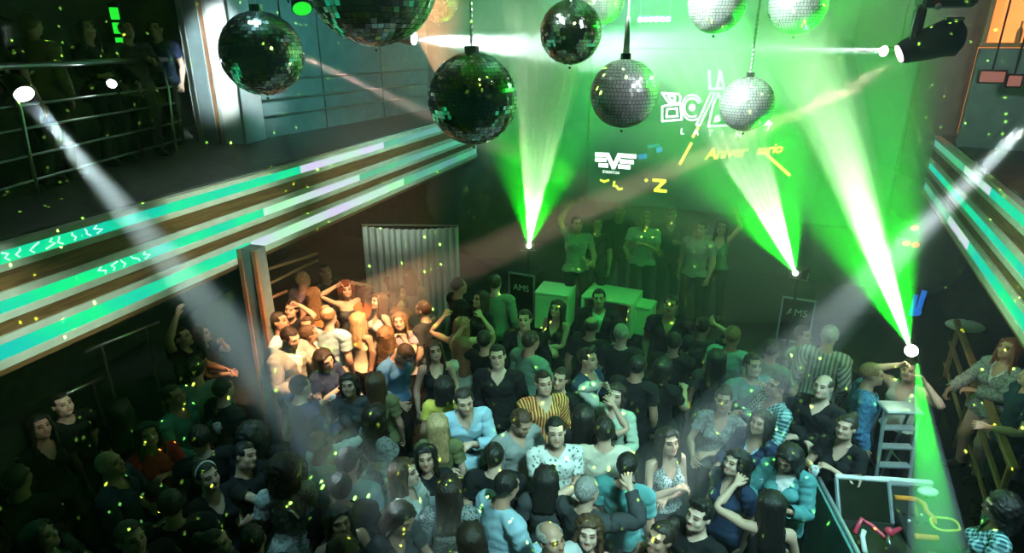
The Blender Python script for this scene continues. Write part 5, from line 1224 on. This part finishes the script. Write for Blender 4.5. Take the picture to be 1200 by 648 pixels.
# ------------------------------------------------------------------ light beams in the haze
def beam(name, ab, power, colour, angle, dens, label, r0=.03, length=1.0, blend=.2, rays=0, group='spotlight beams', spread=.0, light=True, raydens=None):
    a, b = np.array(ab[0], float), np.array(ab[1], float); d = b - a; L = np.linalg.norm(d) * length; d = d / np.linalg.norm(d)
    if light: spot(name + '_source', a + d * (.085 if ab is LASER3 else .03), b, power, colour, angle, blend, r0 * .7 if name == 'light_shaft' else .01)
    R = frame_to(d); root = thing(name, label, 'light beam', tuple(a), 0, group)
    r1 = r0 + L * math.tan(math.radians(angle / 2)) * .97
    def cone(p0, p1, ra, rb, n=28):
        m = MB().tube([p0, p1], 1, n, radii=[ra, rb]); return MB().add([R @ np.array(v) for v in m.v], m.f)
    cone((0, 0, .07), (0, 0, L), r0, r1).build('hazy_cone', volume(name + '_haze', dens), root)
    if rays:
        # the fan: thin denser rays spread across the line of sight
        view = a - np.array([0, 0, EYE]); ax = np.cross(d, view); ax /= np.linalg.norm(ax); axl = R.T @ ax
        vm = volume(name + '_ray_haze', raydens or dens * 6)
        for i in range(rays):
            t = (i / (rays - 1) - .5) * 2
            e = np.array([0, 0, L]) + axl * t * math.tan(math.radians(spread / 2)) * L
            w = (.040 if abs(t) > .8 else .022) * (1 + .4 * math.sin(i * 2.1))
            cone((0, 0, .07), e * .985, .012, w * L * .32, 12).build('ray', vm, root)
    return root
def laser(ab, core_angle, glow_angle, label, p_core, p_glow, dens=.55, gdens=.10, rays=6, spread=8.0):
    root = beam('laser_fan', ab, p_core, (.62, 1, .50), core_angle, dens, label, .03, 1.0, .5, rays, 'laser fans', spread)
    a, b = np.array(ab[0], float), np.array(ab[1], float); d = b - a; L = np.linalg.norm(d); d /= L; R = frame_to(d)
    spot('laser_glow_source', a + d * (.085 if ab is LASER3 else .03), b, p_glow, (.004, 1, .008), glow_angle, 1.0, .01)
    m = MB().tube([(0, 0, .07), (0, 0, L * 1.15)], 1, 32, radii=[.05, .05 + L * 1.15 * math.tan(math.radians(glow_angle / 2))])
    MB().add([R @ np.array(v) for v in m.v], m.f).build('glowing_haze', volume('laser_glow_haze', gdens), root); return root
laser(LASER1, 11, 30, 'green laser fan rising from beside the curtain past the green mirror ball', 420000, 22000)
laser(LASER2, 12, 34, 'middle green laser fan rising across the logo to the pale mirror ball', 420000, 22000, spread=9.5)
laser(LASER3, 11, 36, 'green laser fan rising from the lamp of the ladder operator', 300000, 22000, spread=9.5)
beam('laser_fan', LASER4, 7000, (.004, 1, .006), 6, .8, 'flat green laser ray falling past the ladder and desk', .03, 1.0, .1, 0, 'laser fans')
beam('light_shaft', BEAM_A, 5000, (.72, 1, 1), 7, .20, 'white beam slanting down from the balcony rail over the striped front', .07, 1.25)
beam('light_shaft', BEAM_B, 5000, (.78, .95, 1), 7, .20, 'white beam slanting down from over the terrace into the crowd', .07, 1.25)
beam('light_shaft', BEAM_C, 20000, (.85, 1, 1), 11, .35, 'bright white horizontal beam behind the mirror balls', .07, 1.0)
beam('light_shaft', BEAM_D, 9000, (.8, 1, 1), 4.5, .30, 'thin white horizontal beam pointing away from the moving head', .05, 1.0)
beam('light_shaft', BEAM_E, 3500, (1, .66, .55), 4, .3, 'faint pink beam slanting from the ball by the pillar to the lowest ball', .05, 1.5)
beam('light_shaft', BEAM_F, 4200, (1, .62, .45), 5.5, .14, 'pale amber beam slanting from the moving head toward the amber-lit group', .06, .9)
# added unseen spot: its dot pattern stands in for mirror-ball and laser flecks
gl = bpy.data.lights.new('fleck_spot', 'SPOT'); gl.energy = 32000; gl.color = (.45, 1, .10); gl.spot_size = math.radians(150); gl.spot_blend = .3; gl.shadow_soft_size = .005; gl.use_nodes = True
go = bpy.data.objects.new('fleck_spot', gl); COL.objects.link(go); go.location = (.4, 2.2, 6.4); go.rotation_euler = (Vector((-.6, 7.0, 1.5)) - Vector(go.location)).to_track_quat('-Z', 'Y').to_euler()
nt = gl.node_tree; e = nt.nodes['Emission']; tc = nt.nodes.new('ShaderNodeTexCoord'); vo = nt.nodes.new('ShaderNodeTexVoronoi'); vo.inputs['Scale'].default_value = 64; lt = nt.nodes.new('ShaderNodeMath'); lt.operation = 'LESS_THAN'; lt.inputs[1].default_value = .12
nt.links.new(tc.outputs['Normal'], vo.inputs['Vector']); nt.links.new(vo.outputs['Distance'], lt.inputs[0]); nt.links.new(lt.outputs[0], e.inputs['Strength'])
sm_ = MB().ball((0, 0, 0), 1, 40, 20, (4.2, 1.7, 1.5)).build('stage_smoke', volume('stage_smoke', .13), None, True); sm_.location = (2.3, 9.6, 2.2); sm_.rotation_euler = (0, 0, TH); tag(sm_, 'thicker green-lit smoke drifting over the stage', 'smoke', None, 'stuff')
hz = MB().box((0.5, 7.5, 3.6), (16, 16, 6.6)).build('haze', volume('room_haze', .0045)); tag(hz, 'thin smoke haze filling the whole hall', 'haze', None, 'stuff')
